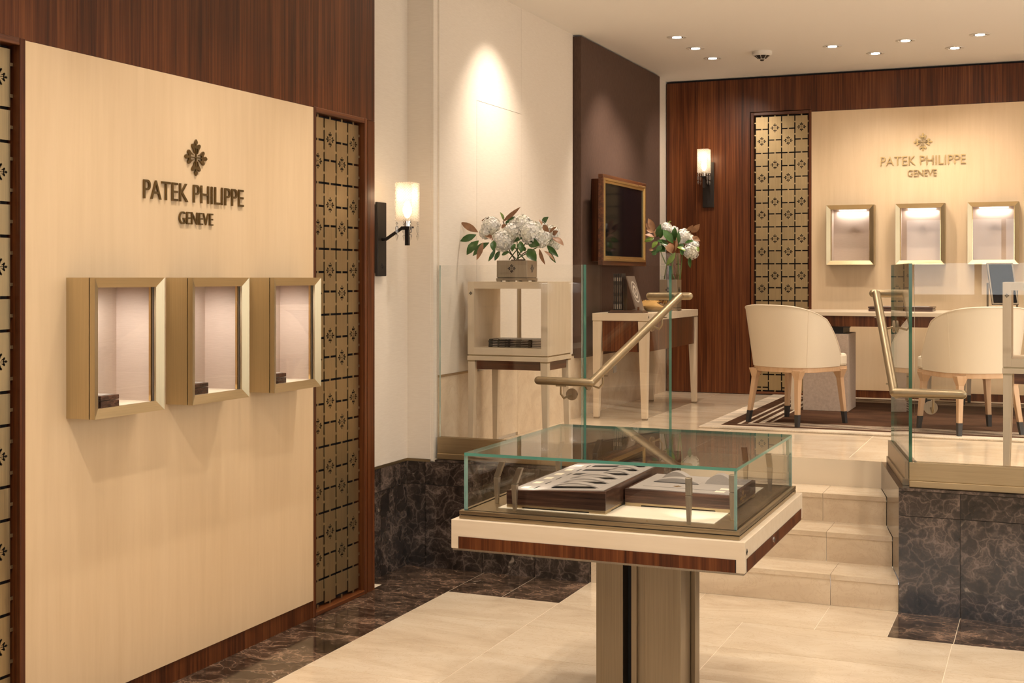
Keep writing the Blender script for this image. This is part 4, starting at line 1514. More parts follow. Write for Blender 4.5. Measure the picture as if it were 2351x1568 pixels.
rail4('gilt_trim', 'gold_sign', fy0 + .028, fy1 - .024, fz0 + .032, fz1 - .026, 0.022, 0.018, fxa + .004, fxb + .005)
rail4('gilt_trim', 'gold_sign', fy0 + .050, fy1 - .046, fz0 + .050, fz1 - .044, 0.022, 0.020, fxa + .002, fxb - .002)
MB().box(fxa, fxb - 0.010, fy0 + .065, fy1 - .062, fz0 + .066, fz1 - .060).build('screen_panel', 'screen_black', tv)
ol = thing('wall_outlet', 'small white outlet plate on the stone wainscot behind the console', 'outlet', (XL, 9.888, 0.917))
MB().box(XL, XL + 0.006, 9.853, 9.923, 0.887, 0.947).build('plate', 'white_plastic', ol, bevel=0.002)
MB().box(XL + 0.006, XL + 0.009, 9.870, 9.906, 0.902, 0.932).build('socket', 'white_plastic', ol, bevel=0.001)

# ------------------------------------------------------------------ flowers
def floret_ball(c, r, name, parent, seed, n=150):
    n = int(n * 2.2)
    rnd = random.Random(seed)
    m = MB()
    ga = PI * (3 - math.sqrt(5))
    for i in range(n):
        z = 1 - 2 * (i + .5) / n
        ph = ga * i
        s = math.sqrt(1 - z * z)
        nrm = Vector((s * math.cos(ph), s * math.sin(ph), z))
        nrm = (nrm + Vector((rnd.uniform(-.22, .22), rnd.uniform(-.22, .22), rnd.uniform(-.22, .22)))).normalized()
        p = Vector(c) + nrm * r * rnd.uniform(0.86, 1.04)
        u = nrm.orthogonal().normalized()
        w = nrm.cross(u)
        a0 = rnd.uniform(0, PI)
        k = r * rnd.uniform(0.13, 0.185)
        for q in range(4):
            a = a0 + q * PI / 2
            dr = u * math.cos(a) + w * math.sin(a)
            sd = nrm.cross(dr)
            cup = nrm * k * 0.35
            m.add([p, p + dr * k * .55 + sd * k * .48 + cup * .5, p + dr * k * 1.05 + cup * rnd.uniform(.2, 1.1), p + dr * k * .55 - sd * k * .48 + cup * .5], [(0, 1, 2, 3)])
    core = []
    m2 = MB().lathe([(0.001, -r * .85), (r * .5, -r * .68), (r * .8, -r * .3), (r * .85, 0), (r * .8, r * .3), (r * .5, r * .68), (0.001, r * .85)], c, 12)
    m.add(m2.v, m2.f)
    me_o = m.build(name, 'hydrangea_petal', parent)
    return me_o


def leaf(b, t, wd, mat, parent, bend=0.15, seed=0, twist=None):
    b, t = Vector(b), Vector(t)
    rnd = random.Random(seed)
    L = (t - b).length
    dr = (t - b).normalized()
    view = Vector((0.38, -0.92, 0.35)) if twist is None else Vector(twist)
    nrm = (view - dr * view.dot(dr)).normalized()
    nrm = (Matrix.Rotation(rnd.uniform(-.6, .6), 3, dr) @ nrm).normalized()
    sd = dr.cross(nrm)
    prof = [(0, .06), (.14, .50), (.32, .92), (.52, 1.0), (.72, .78), (.88, .40), (1.0, .02)]
    vs = []
    for s, w in prof:
        c = b + dr * L * s + nrm * (math.sin(PI * s) * L * bend)
        h = wd * .5 * w
        vs += [c - sd * h + nrm * h * .30, c, c + sd * h + nrm * h * .30]
    fs = []
    for i in range(len(prof) - 1):
        a = i * 3
        fs += [(a, a + 1, a + 4, a + 3), (a + 1, a + 2, a + 5, a + 4)]
    me = bpy.data.meshes.new('leaf')
    org = parent.location
    me.from_pydata([v - org for v in vs], [], fs)
    me.materials.append(M[mat])
    for p in me.polygons:
        p.use_smooth = True
    return link_mesh('leaf', me, parent)


def Z5(x, y): return (1040 + x / 7.468, 460 + y / 7.468)
def Z6(x, y): return (1470 + x / 6.533, 480 + y / 6.533)

# planter on the left cube
pl = thing('planter', 'square bronze planter box with cross emblems on the left cube stand', 'planter', (-2.92, 7.05, 1.628))
bx0, bx1, by0, by1 = -3.008, -2.815, 6.965, 7.125
MB().box(bx0, bx1, by0, by1, 1.652, 1.7525).build('box', 'pewter', pl, bevel=0.0015)
MB().box(bx0 + .004, bx1 - .004, by0 + .004, by1 - .004, 1.7265, 1.7275).build('rim_line', 'black', pl)
MB().box(bx0 + .004, bx1 - .004, by0 + .004, by1 - .004, 1.6485, 1.652).build('shadow_line', 'black', pl)
MB().box(bx0 - .002, bx1 + .002, by0 - .002, by1 + .002, 1.634, 1.6485).build('plinth', 'pewter', pl)
for fx_ in (bx0, (bx0 + bx1) / 2 - .012, bx1 - .025):
    for fy_ in (by0, by1 - .025):
        MB().box(fx_, fx_ + .025, fy_, fy_ + .025, 1.628, 1.634).build('foot', 'pewter', pl)
emblem_part(0.026, (bx0 + bx1) / 2, 1.705, 0, 0.001, TO_B, (0, by0, 0), 'black', pl)
emblem_part(0.026, (by0 + by1) / 2, 1.705, 0, 0.001, TO_L, (bx1, 0, 0), 'black', pl)
gx0, gx1, gy0, gy1 = bx0 + .008, bx1 - .008, by0 + .008, by1 - .008
for a in ((gx0, gx1, gy0, gy0 + .003, 'y'), (gx0, gx1, gy1 - .003, gy1, 'y'), (gx0, gx0 + .003, gy0 + .003, gy1 - .003, 'x'), (gx1 - .003, gx1, gy0 + .003, gy1 - .003, 'x')):
    pane_box(a[0], a[1], a[2], a[3], 1.7526, 1.830, a[4], pl, 'pane', 'glass_liner', 'pane_low_iron')
YB1 = 7.045
bq = thing('hydrangea_bouquet', 'white hydrangeas with magnolia leaves in the square planter', 'flowers', (-2.92, YB1, 1.757))
for k, (x, y, rr, dy) in enumerate([(650, 440, 165, .0), (560, 560, 110, -.02), (860, 690, 190, -.05), (1010, 560, 175, -.02), (1180, 430, 185, .02), (1330, 560, 200, -.05), (1500, 640, 170, -.02), (1080, 400, 130, .05), (1700, 560, 130, .10), (1720, 770, 110, .10), (1500, 480, 130, .02)]):
    p = at(*Z5(x, y), YB1 + dy)
    floret_ball(p, rr / 7.468 * 0.00258, 'flower_head', bq, k, 110)
LV = [(860, 360, 1160, 110, 'leaf_brown', 75), (760, 325, 490, 345, 'leaf_brown', 110), (870, 350, 805, 200, 'leaf_lime', 60), (430, 545, 132, 375, 'leaf_brown', 120), (400, 590, 122, 700, 'leaf_green', 120),
      (440, 690, 235, 935, 'leaf_green', 150), (620, 725, 340, 955, 'leaf_green', 150), (515, 720, 405, 1025, 'leaf_brown', 90), (725, 835, 605, 1050, 'leaf_green', 70), (800, 865, 715, 1035, 'leaf_green', 80),
      (700, 690, 690, 870, 'leaf_green', 110), (930, 345, 1075, 295, 'leaf_green', 70), (905, 420, 975, 330, 'leaf_green', 60), (1535, 410, 1640, 282, 'leaf_green', 110), (1475, 330, 1525, 425, 'leaf_brown', 55),
      (1545, 420, 1650, 540, 'leaf_brown', 100), (1650, 560, 1778, 452, 'leaf_brown', 60), (1710, 590, 1805, 525, 'leaf_brown', 90), (1700, 640, 1898, 775, 'leaf_brown', 120), (1610, 775, 1810, 975, 'leaf_green', 95),
      (1640, 870, 1765, 1075, 'leaf_green', 70), (1560, 865, 1740, 1040, 'leaf_brown', 60), (1480, 830, 1582, 1105, 'leaf_brown', 70), (1285, 690, 1490, 770, 'leaf_green', 170), (1285, 830, 1430, 1045, 'leaf_green', 170),
      (1055, 705, 1205, 645, 'leaf_green', 80), (1070, 740, 1010, 880, 'leaf_green', 80), (835, 940, 975, 880, 'leaf_green', 60), (535, 590, 690, 690, 'leaf_brown', 110), (1150, 700, 1180, 900, 'leaf_green', 110),
      (830, 470, 920, 420, 'leaf_brown', 70), (1240, 870, 1180, 760, 'leaf_green', 90)]
for k, (x0, y0, x1, y1, mt, wd) in enumerate(LV):
    dy = -0.09 + 0.05 * math.sin(k * 2.3)
    if y1 < 350 or x0 > 1600:
        dy = 0.03
    leaf(at(*Z5(x0, y0), YB1 + dy), at(*Z5(x1, y1), YB1 + dy - 0.02), wd / 7.468 * .00258, mt, bq, 0.08, k)
for k, (x0, y0, x1, y1) in enumerate([(1060, 1020, 900, 700), (1090, 1020, 1300, 640), (1120, 1020, 1100, 620), (1000, 1025, 1240, 1020), (1240, 1025, 1060, 800), (960, 1020, 1180, 760), (1180, 930, 1300, 860), (1080, 1000, 700, 640), (1100, 1000, 1680, 680), (860, 360, 1000, 700)]):
    MB().tube([at(*Z5(x0, y0), YB1 + .02), at(*Z5((x0 + x1) / 2 - 10, (y0 + y1) / 2), YB1), at(*Z5(x1, y1), YB1)], 0.0035, 6).build('stem', 'stem_green' if k % 3 else 'stem_brown', bq, smooth=True)

# vase on the console
vs_ = thing('vase', 'glass vase with a square bronze sleeve on the console table', 'vase', (-2.76, 9.80, ZT))
vx0, vx1, vy0, vy1 = -2.832, -2.692, 9.785, 9.925
MB().box(vx0, vx1, vy0, vy1, ZT + .026, ZT + .245).build('sleeve', 'pewter', vs_, bevel=0.002)
MB().box(vx0 + .004, vx1 - .004, vy0 + .004, vy1 - .004, ZT + .022, ZT + .026).build('shadow_line', 'black', vs_)
MB().box(vx0, vx1, vy0, vy1, ZT + .006, ZT + .022).build('plinth', 'pewter', vs_)
for fx_ in (vx0, vx1 - .03):
    for fy_ in (vy0, vy1 - .03):
        MB().box(fx_, fx_ + .03, fy_, fy_ + .03, ZT, ZT + .006).build('foot', 'pewter', vs_)
emblem_part(0.024, (vx0 + vx1) / 2, ZT + .165, 0, 0.001, TO_B, (0, vy0, 0), 'black', vs_)
emblem_part(0.024, (vy0 + vy1) / 2, ZT + .165, 0, 0.001, TO_L, (vx1, 0, 0), 'black', vs_)
e_ = .006
for a in ((vx0 + e_, vx1 - e_, vy0 + e_, vy0 + e_ + .004, 'y'), (vx0 + e_, vx1 - e_, vy1 - e_ - .004, vy1 - e_, 'y'), (vx0 + e_, vx0 + e_ + .004, vy0 + e_ + .004, vy1 - e_ - .004, 'x'), (vx1 - e_ - .004, vx1 - e_, vy0 + e_ + .004, vy1 - e_ - .004, 'x')):
    pane_box(a[0], a[1], a[2], a[3], ZT + .2451, ZT + .455, a[4], vs_, 'pane', 'glass_liner', 'pane')
YB2 = 9.85
bq2 = thing('hydrangea_bouquet', 'white hydrangeas with magnolia leaves in the vase on the console', 'flowers', (-2.76, YB2, ZT + .25))
K2 = 0.00352 / 6.533
for k, (x, y, rr, dy) in enumerate([(395, 285, 85, .03), (500, 330, 75, .04), (650, 400, 105, 0), (740, 470, 90, .03), (600, 460, 70, -.02), (765, 640, 112, -.04), (800, 540, 80, .02)]):
    floret_ball(at(*Z6(x, y), YB2 + dy), rr * K2, 'flower_head', bq2, 50 + k, 90)
LV2 = [(220, 330, 120, 138, 'leaf_brown', 95), (205, 345, 85, 205, 'leaf_brown', 80), (205, 350, 90, 310, 'leaf_brown', 60), (205, 425, 68, 385, 'leaf_brown', 75), (210, 435, 62, 490, 'leaf_lime', 75),
       (265, 480, 175, 590, 'leaf_lime', 75), (330, 545, 230, 635, 'leaf_green', 75), (300, 620, 160, 650, 'leaf_green', 60), (245, 640, 175, 690, 'leaf_green', 60), (250, 425, 305, 225, 'leaf_green', 85),
       (300, 440, 330, 300, 'leaf_green', 80), (495, 515, 315, 305, 'leaf_green', 120), (520, 480, 520, 268, 'leaf_green', 95), (545, 555, 570, 325, 'leaf_green', 75), (705, 330, 792, 238, 'leaf_brown', 70), (765, 350, 892, 222, 'leaf_brown', 95),
       (780, 415, 900, 482, 'leaf_brown', 75), (670, 510, 805, 480, 'leaf_green', 60), (545, 570, 680, 632, 'leaf_lime', 70), (525, 650, 390, 845, 'leaf_lime', 80), (745, 720, 752, 885, 'leaf_green', 60),
       (440, 510, 465, 660, 'leaf_brown', 130), (255, 465, 455, 560, 'leaf_green', 80), (415, 215, 468, 185, 'leaf_lime', 40), (660, 540, 560, 560, 'leaf_green', 60), (640, 690, 590, 620, 'leaf_green', 90), (280, 560, 380, 640, 'leaf_green', 100), (240, 300, 215, 420, 'leaf_brown', 80), (845, 560, 880, 640, 'leaf_lime', 50), (520, 640, 540, 420, 'leaf_brown', 45), (130, 600, 200, 620, 'leaf_brown', 60)]
for k, (x0, y0, x1, y1, mt, wd) in enumerate(LV2):
    dy = -0.08 + 0.04 * math.sin(k * 1.7)
    leaf(at(*Z6(x0, y0), YB2 + dy), at(*Z6(x1, y1), YB2 + dy - .02), wd * K2, mt, bq2, 0.08, 90 + k)
for k, (x0, y0, x1, y1) in enumerate([(520, 1060, 400, 760), (440, 1060, 520, 640), (590, 1060, 560, 700), (360, 1050, 400, 800), (490, 1055, 470, 700), (600, 1050, 640, 560), (380, 820, 290, 600), (480, 680, 300, 520)]):
    MB().tube([at(*Z6(x0, y0), YB2 + .01), at(*Z6(x1, y1), YB2)], 0.004, 6).build('stem', 'stem_green', bq2, smooth=True)

# ------------------------------------------------------------------ wall sconces
def sconce(label):
    """built at the origin for a wall in the plane y=0 facing -Y"""
    r = thing('wall_sconce', label, 'lamp', (0, 0, 0), 0, 'cut glass wall sconces')
    MB().box(-0.042, 0.042, -0.014, 0, -0.185, 0.190).build('mount', 'dark_bronze', r)
    bp = MB().box(-0.052, 0.052, -0.030, -0.014, -0.203, 0.203).build('backplate', 'dark_bronze', r, bevel=0.004)
    me = shape([emblem(0.020)], 0.001, 'emblem')
    me.transform(TO_B)
    mesh_mat(me, 'black')
    link_mesh('emblem', me, bp, (0, -0.030, -0.150))
    c = -0.185
    MB().tube([(0, -0.03, 0.0), (0, -0.055, 0.0), (0, c + 0.035, 0.058), (0, c - 0.02, 0.058)], 0.009, 8).build('arm', 'dark_bronze', r)
    MB().box(-0.010, 0.010, c - 0.010, c + 0.010, -0.035, 0.068).build('bracket', 'dark_bronze', r)
    MB().box(-0.026, 0.026, c - 0.026, c + 0.026, 0.058, 0.068).build('bracket', 'dark_bronze', r)
    MB().lathe([(0.019, 0.068), (0.019, 0.085), (0.022, 0.086), (0.022, 0.108)], (0, c, 0), 20).build('socket', 'chrome', r, smooth=True)
    z0, z1, h = 0.096, 0.306, 0.050
    t = 0.006
    sh = MB()
    sh.box(-h, h, c - h, c - h + t, z0, z1).box(-h, h, c + h - t, c + h, z0, z1).box(-h, -h + t, c - h + t, c + h - t, z0, z1).box(h - t, h, c - h + t, c + h - t, z0, z1)
    sh.build('lamp_shade', 'cut_crystal', r, bevel=0.002)
    MB().lathe([(0.0, 0.112), (0.012, 0.118), (0.024, 0.145), (0.024, 0.17), (0.014, 0.195), (0.0, 0.205)], (0, c, 0), 16).build('bulb', 'bulb_glow', r, smooth=True)
    for sx in (-1, 1):
        for sy in (-1, 1):
            x, y = sx * 0.042, c + sy * 0.042
            dm = MB()
            dm.lathe([(0.001, 0.092), (0.007, 0.084), (0.001, 0.074)], (x, y, 0), 6)
            dm.lathe([(0.001, 0.072), (0.0075, 0.066), (0.0075, 0.036), (0.001, 0.030)], (x, y, 0), 6)
            dm.lathe([(0.001, 0.028), (0.008, 0.018), (0.001, -0.010)], (x, y, 0), 6)
            dm.build('crystal_drop', 'crystal_drop', r)
    l = bpy.data.lights.new('bulb_light', 'POINT')
    l.energy = 1.3
    l.color = (1, 0.76, 0.5)
    l.shadow_soft_size = 0.026
    lo = bpy.data.objects.new('bulb_light', l)
    COL.objects.link(lo)
    lo.parent = r
    lo.location = (0, c, 0.24)
    return r


s1 = sconce('cut glass wall sconce on a black plate, on the rosewood back wall')
s2 = copy_tree(s1)
s1.location = (-2.848 * 0.994, YB, 2.485)
s2.location = (XR, 6.242, 1.862)
s2.rotation_euler = (0, 0, PI / 2)
s2['label'] = 'cut glass wall sconce on a black plate, on the pale wall by the stair'

# ------------------------------------------------------------------ ceiling fittings
def downlight(x, y, target, watt, label, group, angle=88, tilt=True, blend=1.0, rad=0.03, color=WARM):
    r = thing('downlight', label, 'ceiling light', (x, y, ZC), 0, group)
    MB().lathe([(0.046, -0.001), (0.050, -0.005), (0.070, -0.006), (0.074, -0.001)], (x, y, ZC), 28).build('trim_ring', 'white_plastic', r, smooth=True)
    MB().lathe([(0.034, -0.003), (0.046, -0.0035)], (x, y, ZC), 24).build('collar', 'chrome', r, smooth=True)
    MB().lathe([(0.0, -0.0055), (0.034, -0.0050), (0.034, -0.003)], (x, y, ZC), 24).build('lens', 'lamp_glow', r)
    lamp_spot((x, y, ZC - 0.02), target, watt, angle, blend, rad, color, r)
    return r


VL = [((-2.557, 9.298), (-3.1, 9.6, 1.9), 75, 'at the left end of the ceiling, nearest the brown panel'), ((-2.546, 9.804), (-2.9, 10.0, 1.5), 60, 'second of the row of three left of the smoke detector'), ((-2.534, 10.304), (-2.8, YB, 2.2), 55, 'third of the row of three, just left of the smoke detector'),
      ((-1.549, 10.128), (-1.4, YB, 1.6), 42, 'first lit light right of the smoke detector'), ((-1.280, 10.575), (-1.15, YB, 1.5), 34, 'light close to the back wall between two others'), ((-1.002, 10.090), (-1.1, 9.2, 0.8), 70, 'dim tilted light right of the middle of the ceiling'),
      ((-0.681, 10.562), (-0.7, YB, 1.5), 40, 'light close to the back wall near the right edge'), ((-0.473, 10.057), (-0.4, YB, 1.6), 42, 'rightmost ceiling light in the photo')]
ky2 = 1.0
for (x, y), tg, wt_, lb in VL:
    downlight(x, y, tg, wt_, 'round recessed ceiling downlight, ' + lb, 'recessed downlights over the raised room')
# unseen downlights: wall and table ones follow cast light, floor ones are added fill
HID = [((-2.64, 3.35), (XW, 3.45, 0.0), 46, 70), ((-2.64, 4.17), (XW, 4.17, 0.0), 46, 70), ((-2.64, 4.78), (XW, 4.75, 0.0), 46, 70), ((-2.64, 5.55), (XW, 5.50, 0.0), 38, 70),
       ((-1.75, 3.9), (-1.6, 4.5, 0.9), 90, 40), ((-0.9, 3.9), (-1.2, 4.5, 0.9), 90, 40), ((-2.75, 7.32), (XL, 7.45, 1.9), 75, 85), ((-1.5, 6.6), (-1.5, 6.9, 0.2), 70, 80),
       ((-2.0, 2.4), (-2.0, 3.2, 0), 120, 115), ((-0.6, 2.0), (-0.6, 2.6, 0), 120, 115), ((1.0, 2.0), (1.0, 2.5, 0), 120, 115), ((1.4, 4.6), (1.3, 4.8, 0), 90, 115), ((-0.2, 5.4), (-0.4, 6.0, 0), 55, 110), ((-2.2, 5.5), (-2.3, 5.9, 0), 55, 110),
       ((0.2, 8.2), (0.1, 8.4, .6), 80, 120), ((-1.5, 8.2), (-1.5, 8.4, .6), 70, 120), ((1.6, 9.6), (1.5, 9.7, .6), 180, 120), ((0.4, 9.5), (.3, 9.6, .6), 90, 120), ((1.4, 7.6), (1.3, 7.7, .6), 160, 120), ((2.6, 8.6), (2.5, 8.6, .6), 200, 120)]
for (x, y), tg, wt_, an in HID:
    downlight(x, y, tg, wt_, 'unseen round recessed ceiling downlight, for wall and table light and added fill', 'recessed downlights out of the frame', an)
sd = thing('smoke_detector', 'white and brown cone shaped smoke detector on the ceiling', 'smoke detector', (-2.10, 10.16, ZC))
c_ = (-2.10, 10.16, ZC)
MB().lathe([(0.078, 0.0), (0.078, -0.022), (0.066, -0.034), (0.0, -0.034)], c_, 32).build('base', 'white_plastic', sd, smooth=True, sharp=40)
MB().lathe([(0.060, -0.034), (0.030, -0.060), (0.0, -0.060)], c_, 24).build('cone', 'dark_bronze', sd)
MB().lathe([(0.030, -0.058), (0.032, -0.061), (0.026, -0.064), (0.0, -0.064)], c_, 24).build('ring', 'white_plastic', sd, smooth=True)
MB().lathe([(0.019, -0.064), (0.012, -0.073), (0.0, -0.075)], c_, 16).build('sensor', 'dark_bronze', sd, smooth=True)
fins = MB()
for k in range(8):
    a = 2 * PI * k / 8
    u = Vector((math.cos(a), math.sin(a), 0))
    w = Vector((-math.sin(a), math.cos(a), 0)) * 0.002
    p0, p1 = Vector(c_) + u * 0.061 - Vector((0, 0, .034)), Vector(c_) + u * 0.030 - Vector((0, 0, .0605))
    fins.add([p0 - w, p0 + w, p1 + w, p1 - w], [(0, 1, 2, 3)])
fins.build('fin', 'white_plastic', sd)['kind'] = 'stuff'

# ------------------------------------------------------------------ rug, desk, chairs
rug = MB().box(RUGX0, RUGX1, RUGY0, RUGY1, ZP, ZP + 0.014).build('rug', 'rug_pile', None, bevel=0.005)
tag(rug, 'dark brown rug with cream border and pale stripes under desk', 'rug')
ZR = ZP + 0.014
dk = thing('desk', 'long pale wood desk with rosewood apron on a stone coloured pedestal', 'desk', (-0.7, 10.4, ZR))
dx0, dx1, dy0, dy1 = -1.865, 0.55, 10.03, 10.93
MB().box(dx0, dx1, dy0, dy1, 1.360, 1.388).build('desk_top', 'maple_flat', dk, bevel=0.001)
MB().box(dx0 + 0.06, dx1 - 0.06, dy0 + 0.020, dy0 + 0.040, 1.279, 1.3595).build('apron', 'rosewood_vertical', dk)
MB().box(dx0 + 0.06, dx1 - 0.06, dy1 - 0.040, dy1 - 0.020, 1.279, 1.3595).build('apron', 'rosewood_vertical', dk)
MB().box(dx0 + 0.02, dx0 + 0.04, dy0 + 0.06, dy1 - 0.06, 1.279, 1.3595).build('apron', 'rosewood_vertical', dk)
MB().box(-1.49, -1.405, dy0 + 0.012, dy0 + 0.05, 1.272, 1.2795).build('drawer_pull', 'dark_bronze', dk)
for x in (dx0, dx1 - 0.06):
    for y in (dy0, dy1 - 0.06):
        MB().taper((x + .015, x + .045, y + .010, y + .04), (x, x + .06, y, y + .06), ZR, 1.3595).build('leg', 'maple', dk)
MB().box(-1.760, -1.418, 10.044, 10.46, ZR, 1.222).build('pedestal', 'pedestal_leather', dk, bevel=0.003)
MB().box(-1.72, -1.46, 10.08, 10.42, 1.222, 1.3595).build('pedestal_neck', 'tray_dark', dk)
tr_ = thing('document_tray', 'flat dark wooden document tray lying on the desk', 'tray', (-1.07, 10.5, 1.388))
MB().box(-1.315, -0.835, 10.42, 10.72, 1.388, 1.408).build('base', 'macassar', tr_)
MB().box(-1.310, -0.840, 10.43, 10.71, 1.408, 1.412).build('gap', 'black', tr_)
MB().box(-1.318, -0.832, 10.417, 10.723, 1.412, 1.424).build('lid', 'macassar', tr_)
MB().box(-1.28, -0.87, 10.455, 10.685, 1.424, 1.4255).build('leather_inset', 'tray_leather', tr_)
mr = thing('desk_mirror', 'tilted dark framed mirror on two posts on the desk', 'mirror', (-0.335, 10.6, 1.388))
ML, MR_ = Vector((-0.442, 10.58, 0)), Vector((-0.232, 10.66, 0))
for q in (ML, MR_):
    MB().box(q.x - .007, q.x + .007, q.y - .007, q.y + .007, 1.400, 1.612).build('post', 'bronze_dark', mr)
cdir = (MR_ - ML).normalized()
nd = Vector((cdir.y, -cdir.x, 0))
for q in (ML, MR_):
    a, b = q + nd * .07, q - nd * .07
    MB().tube([a + Vector((0, 0, 1.394)), b + Vector((0, 0, 1.394))], .006, 8).build('foot', 'bronze', mr)
mid = (ML + MR_) / 2 + Vector((0, 0, 1.604))
tl_ = math.radians(22)
upv = Vector((0, 0, 1)) * math.cos(tl_) - nd * math.sin(tl_)
nv = nd * math.cos(tl_) + Vector((0, 0, 1)) * math.sin(tl_)
def mbx(u0, u1, v0, v1, n0, n1, nm_, mat):
    vs = [mid + cdir * u + upv * v + nv * n for n in (n0, n1) for u, v in ((u0, v0), (u1, v0), (u1, v1), (u0, v1))]
    MB().add(vs, [(0, 3, 2, 1), (4, 5, 6, 7), (0, 1, 5, 4), (1, 2, 6, 5), (2, 3, 7, 6), (3, 0, 4, 7)]).build(nm_, mat, mr)
hw_, hh_ = 0.100, 0.172
mbx(-hw_, hw_, -hh_, hh_, -.006, .002, 'mirror_back', 'cover_dark')
mbx(-hw_ + .01, hw_ - .01, -hh_ + .01, hh_ - .01, .002, .0035, 'glass', 'screen_black')
mbx(-hw_, -hw_ + .011, -hh_, hh_, .002, .008, 'frame_rail', 'bronze_dark')
mbx(hw_ - .011, hw_, -hh_, hh_, .002, .008, 'frame_rail', 'bronze_dark')
mbx(-hw_ + .011, hw_ - .011, -hh_, -hh_ + .011, .002, .008, 'frame_rail', 'bronze_dark')
mbx(-hw_ + .011, hw_ - .011, hh_ - .011, hh_, .002, .008, 'frame_rail', 'bronze_dark')


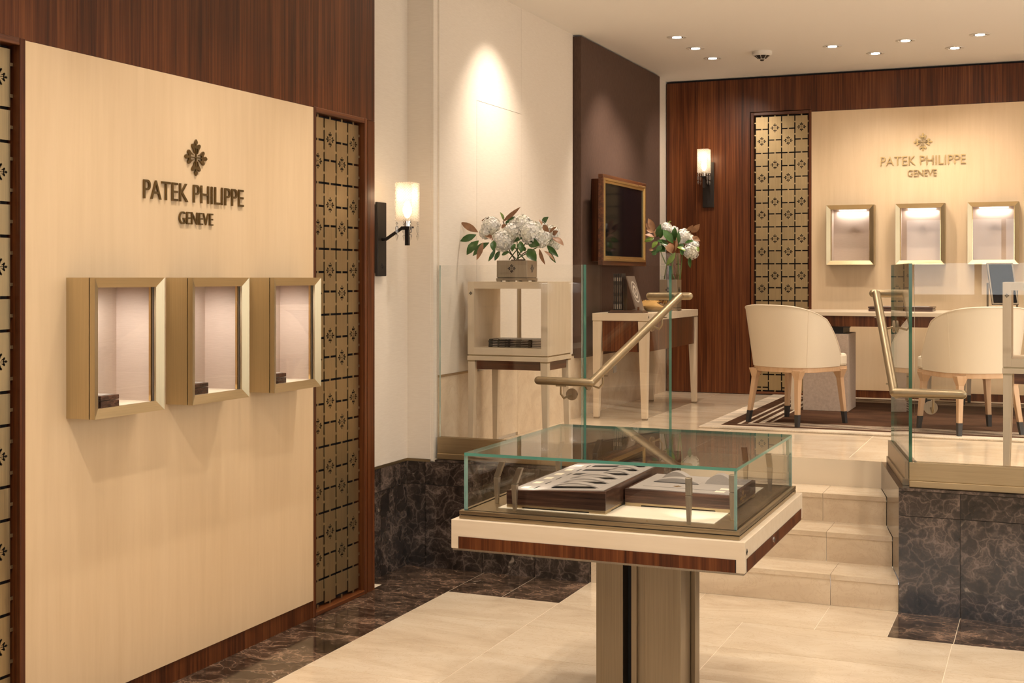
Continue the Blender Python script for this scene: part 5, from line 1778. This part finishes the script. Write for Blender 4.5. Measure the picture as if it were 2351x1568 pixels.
def chair():
    r = thing('tub_chair', 'cream leather tub chair with beech legs at the left of the desk', 'chair', (0, 0, 0), 0, 'cream leather chairs at the desk')
    # plan of the shell: rear half ellipse, then straight arms running forward
    def plan(s, z):
        """s in -1..1 around the shell, z height above the frame"""
        a = abs(s)
        flare = 0.066 * (max(z, 0) / 0.42)
        rx, ry = 0.268 + flare * 0.75, 0.225 + flare
        if a < 0.62:
            th = a / 0.62 * PI / 2
            x, y = rx * math.sin(th) ** 0.92 if th > 0 else 0, -0.035 - ry * math.cos(th) ** 0.85
        else:
            t = (a - 0.62) / 0.38
            x, y = rx - 0.004 * t, -0.035 + 0.205 * t
        return Vector((math.copysign(x, s), y, 0))

    zf = 0.402
    def top(s):
        a = abs(s)
        return 0.075 + 0.350 * max(0.0, math.cos(PI / 2 * a ** 1.40)) ** 0.85

    nS, nZ = 48, 8
    th = 0.042
    outer, inner = [], []
    for i in range(nS + 1):
        s = -1 + 2 * i / nS
        h = top(s)
        co, ci = [], []
        for j in range(nZ + 1):
            z = h * j / nZ
            p = plan(s, z)
            c0 = Vector((0, 0.0 if abs(s) < 0.62 else p.y, 0))
            n = (p - Vector((0, min(p.y, -0.03) + 0.0 if abs(s) > .62 else -0.035, 0)))
            n.z = 0
            n = n.normalized() if n.length > 1e-6 else Vector((0, -1, 0))
            co.append(p + Vector((0, 0, zf + z)))
            k = th * (1.0 - 0.25 * j / nZ)
            ci.append(p - n * k + Vector((0, 0, zf + z)))
        outer.append(co)
        inner.append(ci)
    m = MB()
    vs, fs = [], []
    for i in range(nS + 1):
        tp = (outer[i][-1] + inner[i][-1]) / 2 + Vector((0, 0, 0.010))
        ring = outer[i] + [tp] + inner[i][::-1]
        vs += ring
    rl = 2 * (nZ + 1) + 1
    for i in range(nS):
        for j in range(rl - 1):
            a = i * rl + j
            fs.append((a, a + rl, a + rl + 1, a + 1))
        a = i * rl
        fs.append((a, a + rl - 1, a + 2 * rl - 1, a + rl))
    fs.append(tuple(range(rl)))
    fs.append(tuple(range(nS * rl, nS * rl + rl))[::-1])
    m.add(vs, fs)
    m.build('shell', 'chair_leather', r, smooth=True, sharp=55)
    for s0 in (-0.42, 0.42):
        sm = MB()
        pts = [plan(s0, top(s0) * j / 8) * 1.0 + Vector((0, 0, zf + top(s0) * j / 8)) for j in range(9)]
        sm.tube([p + Vector((p.x, p.y, 0)).normalized() * 0.0005 for p in pts], 0.0018, 5)
        sm.build('seam', 'chair_leather', r)
    pp = MB()
    pp.tube([outer[i][-1] + Vector((0, 0, 0.004)) for i in range(nS + 1)], 0.004, 6)
    pp.build('piping', 'chair_leather', r, smooth=True)
    # seat cushion
    prof = []
    for i in range(25):
        s = -1 + 2 * i / 24
        p = plan(s, 0)
        q = p * 0.86
        prof.append((q.x, q.y + 0.0))
    prof[0] = (prof[0][0], 0.16)
    prof[-1] = (prof[-1][0], 0.16)
    prof = prof + [(0.265, 0.185), (0.262, 0.255), (0.235, 0.285), (-0.235, 0.285), (-0.262, 0.255), (-0.265, 0.185)]
    MB().prism_z(prof, zf, zf + 0.088).build('seat', 'chair_leather', r, bevel=0.018)
    # wooden ring under the seat
    o_, i_ = [], []
    for i in range(33):
        s = -1 + 2 * i / 32
        p = plan(s, 0)
        o_.append(p * 0.985)
        i_.append(p * 0.86)
    for c in ((0.262, 0.20), (0.258, 0.262), (0.0, 0.275), (-0.258, 0.262), (-0.262, 0.20)):
        o_.append(Vector((c[0], c[1], 0)))
        i_.append(Vector((c[0] * 0.86, c[1] * 0.88, 0)))
    n = len(o_)
    vs = [v + Vector((0, 0, z)) for z in (zf - 0.034, zf) for lst in (o_, i_) for v in lst]
    fs = []
    for k in range(n):
        q = (k + 1) % n
        fs += [(k, q, 2 * n + q, 2 * n + k), (n + k, 3 * n + k, 3 * n + q, n + q), (k, n + k, n + q, q), (2 * n + k, 2 * n + q, 3 * n + q, 3 * n + k)]
    MB().add(vs, fs).build('seat_frame', 'beech', r, bevel=0.003)
    for sx, fx_, fy_, tx_, ty_ in ((-1, .219, -.236, .185, -.185), (1, .219, -.236, .185, -.185), (-1, .259, .236, .225, .215), (1, .259, .236, .225, .215)):
        a, b = (fx_ * sx, fy_), (tx_ * sx, ty_)
        t0 = 0.082
        wb, wm, wt_ = 0.0125, 0.0150, 0.029
        def at_(t): return (a[0] + (b[0] - a[0]) * t, a[1] + (b[1] - a[1]) * t)
        z1 = zf - 0.03
        c0, c1, c2 = at_(0), at_(t0 / z1), at_(1)
        sq = lambda c, w: (c[0] - w, c[0] + w, c[1] - w, c[1] + w)
        c15 = at_(0.86)
        lg = MB().taper(sq(c1, wm), sq(c15, 0.0195), t0, z1 * 0.86)
        lg.taper(sq(c15, 0.0195), (b[0] - 0.042, b[0] + 0.042, b[1] - 0.036, b[1] + 0.036), z1 * 0.86, z1 + 0.012)
        l_ = lg.build('leg', 'beech', r, bevel=0.003, weld=True)
        MB().taper(sq(c0, wb), sq(c1, wm + .0005), 0.0, t0).build('ferrule', 'dark_ferrule', l_)
    return r


ch1 = chair()
ch2 = copy_tree(ch1)
ch1.location = (-1.670, 9.180, ZR)
ch1.rotation_euler = (0, 0, math.atan2(-0.227, 0.413))
ch2.location = (-0.478, 9.090, ZR)
ch2.rotation_euler = (0, 0, math.atan2(0.25, 0.40))
ch2['label'] = 'cream leather tub chair with beech legs seen through the right glass'
# stool on the far side of the desk
stl = thing('stool', 'low cream stool with wooden legs on the far side of the desk', 'stool', (-0.77, 11.02, ZR))
MB().box(-0.95, -0.59, 10.95, 11.19, ZR + 0.40, ZR + 0.48).build('seat', 'chair_leather', stl, bevel=0.02)
for x, y in ((-0.93, 10.98), (-0.64, 10.96), (-0.92, 11.17), (-0.61, 11.18)):
    l_ = MB().taper((x - .014, x + .014, y - .014, y + .014), (x - .022, x + .022, y - .022, y + .022), ZR + .06, ZR + .40).build('leg', 'maple', stl)
    MB().taper((x - .012, x + .012, y - .012, y + .012), (x - .0145, x + .0145, y - .0145, y + .0145), ZR, ZR + .06).build('ferrule', 'dark_ferrule', l_)
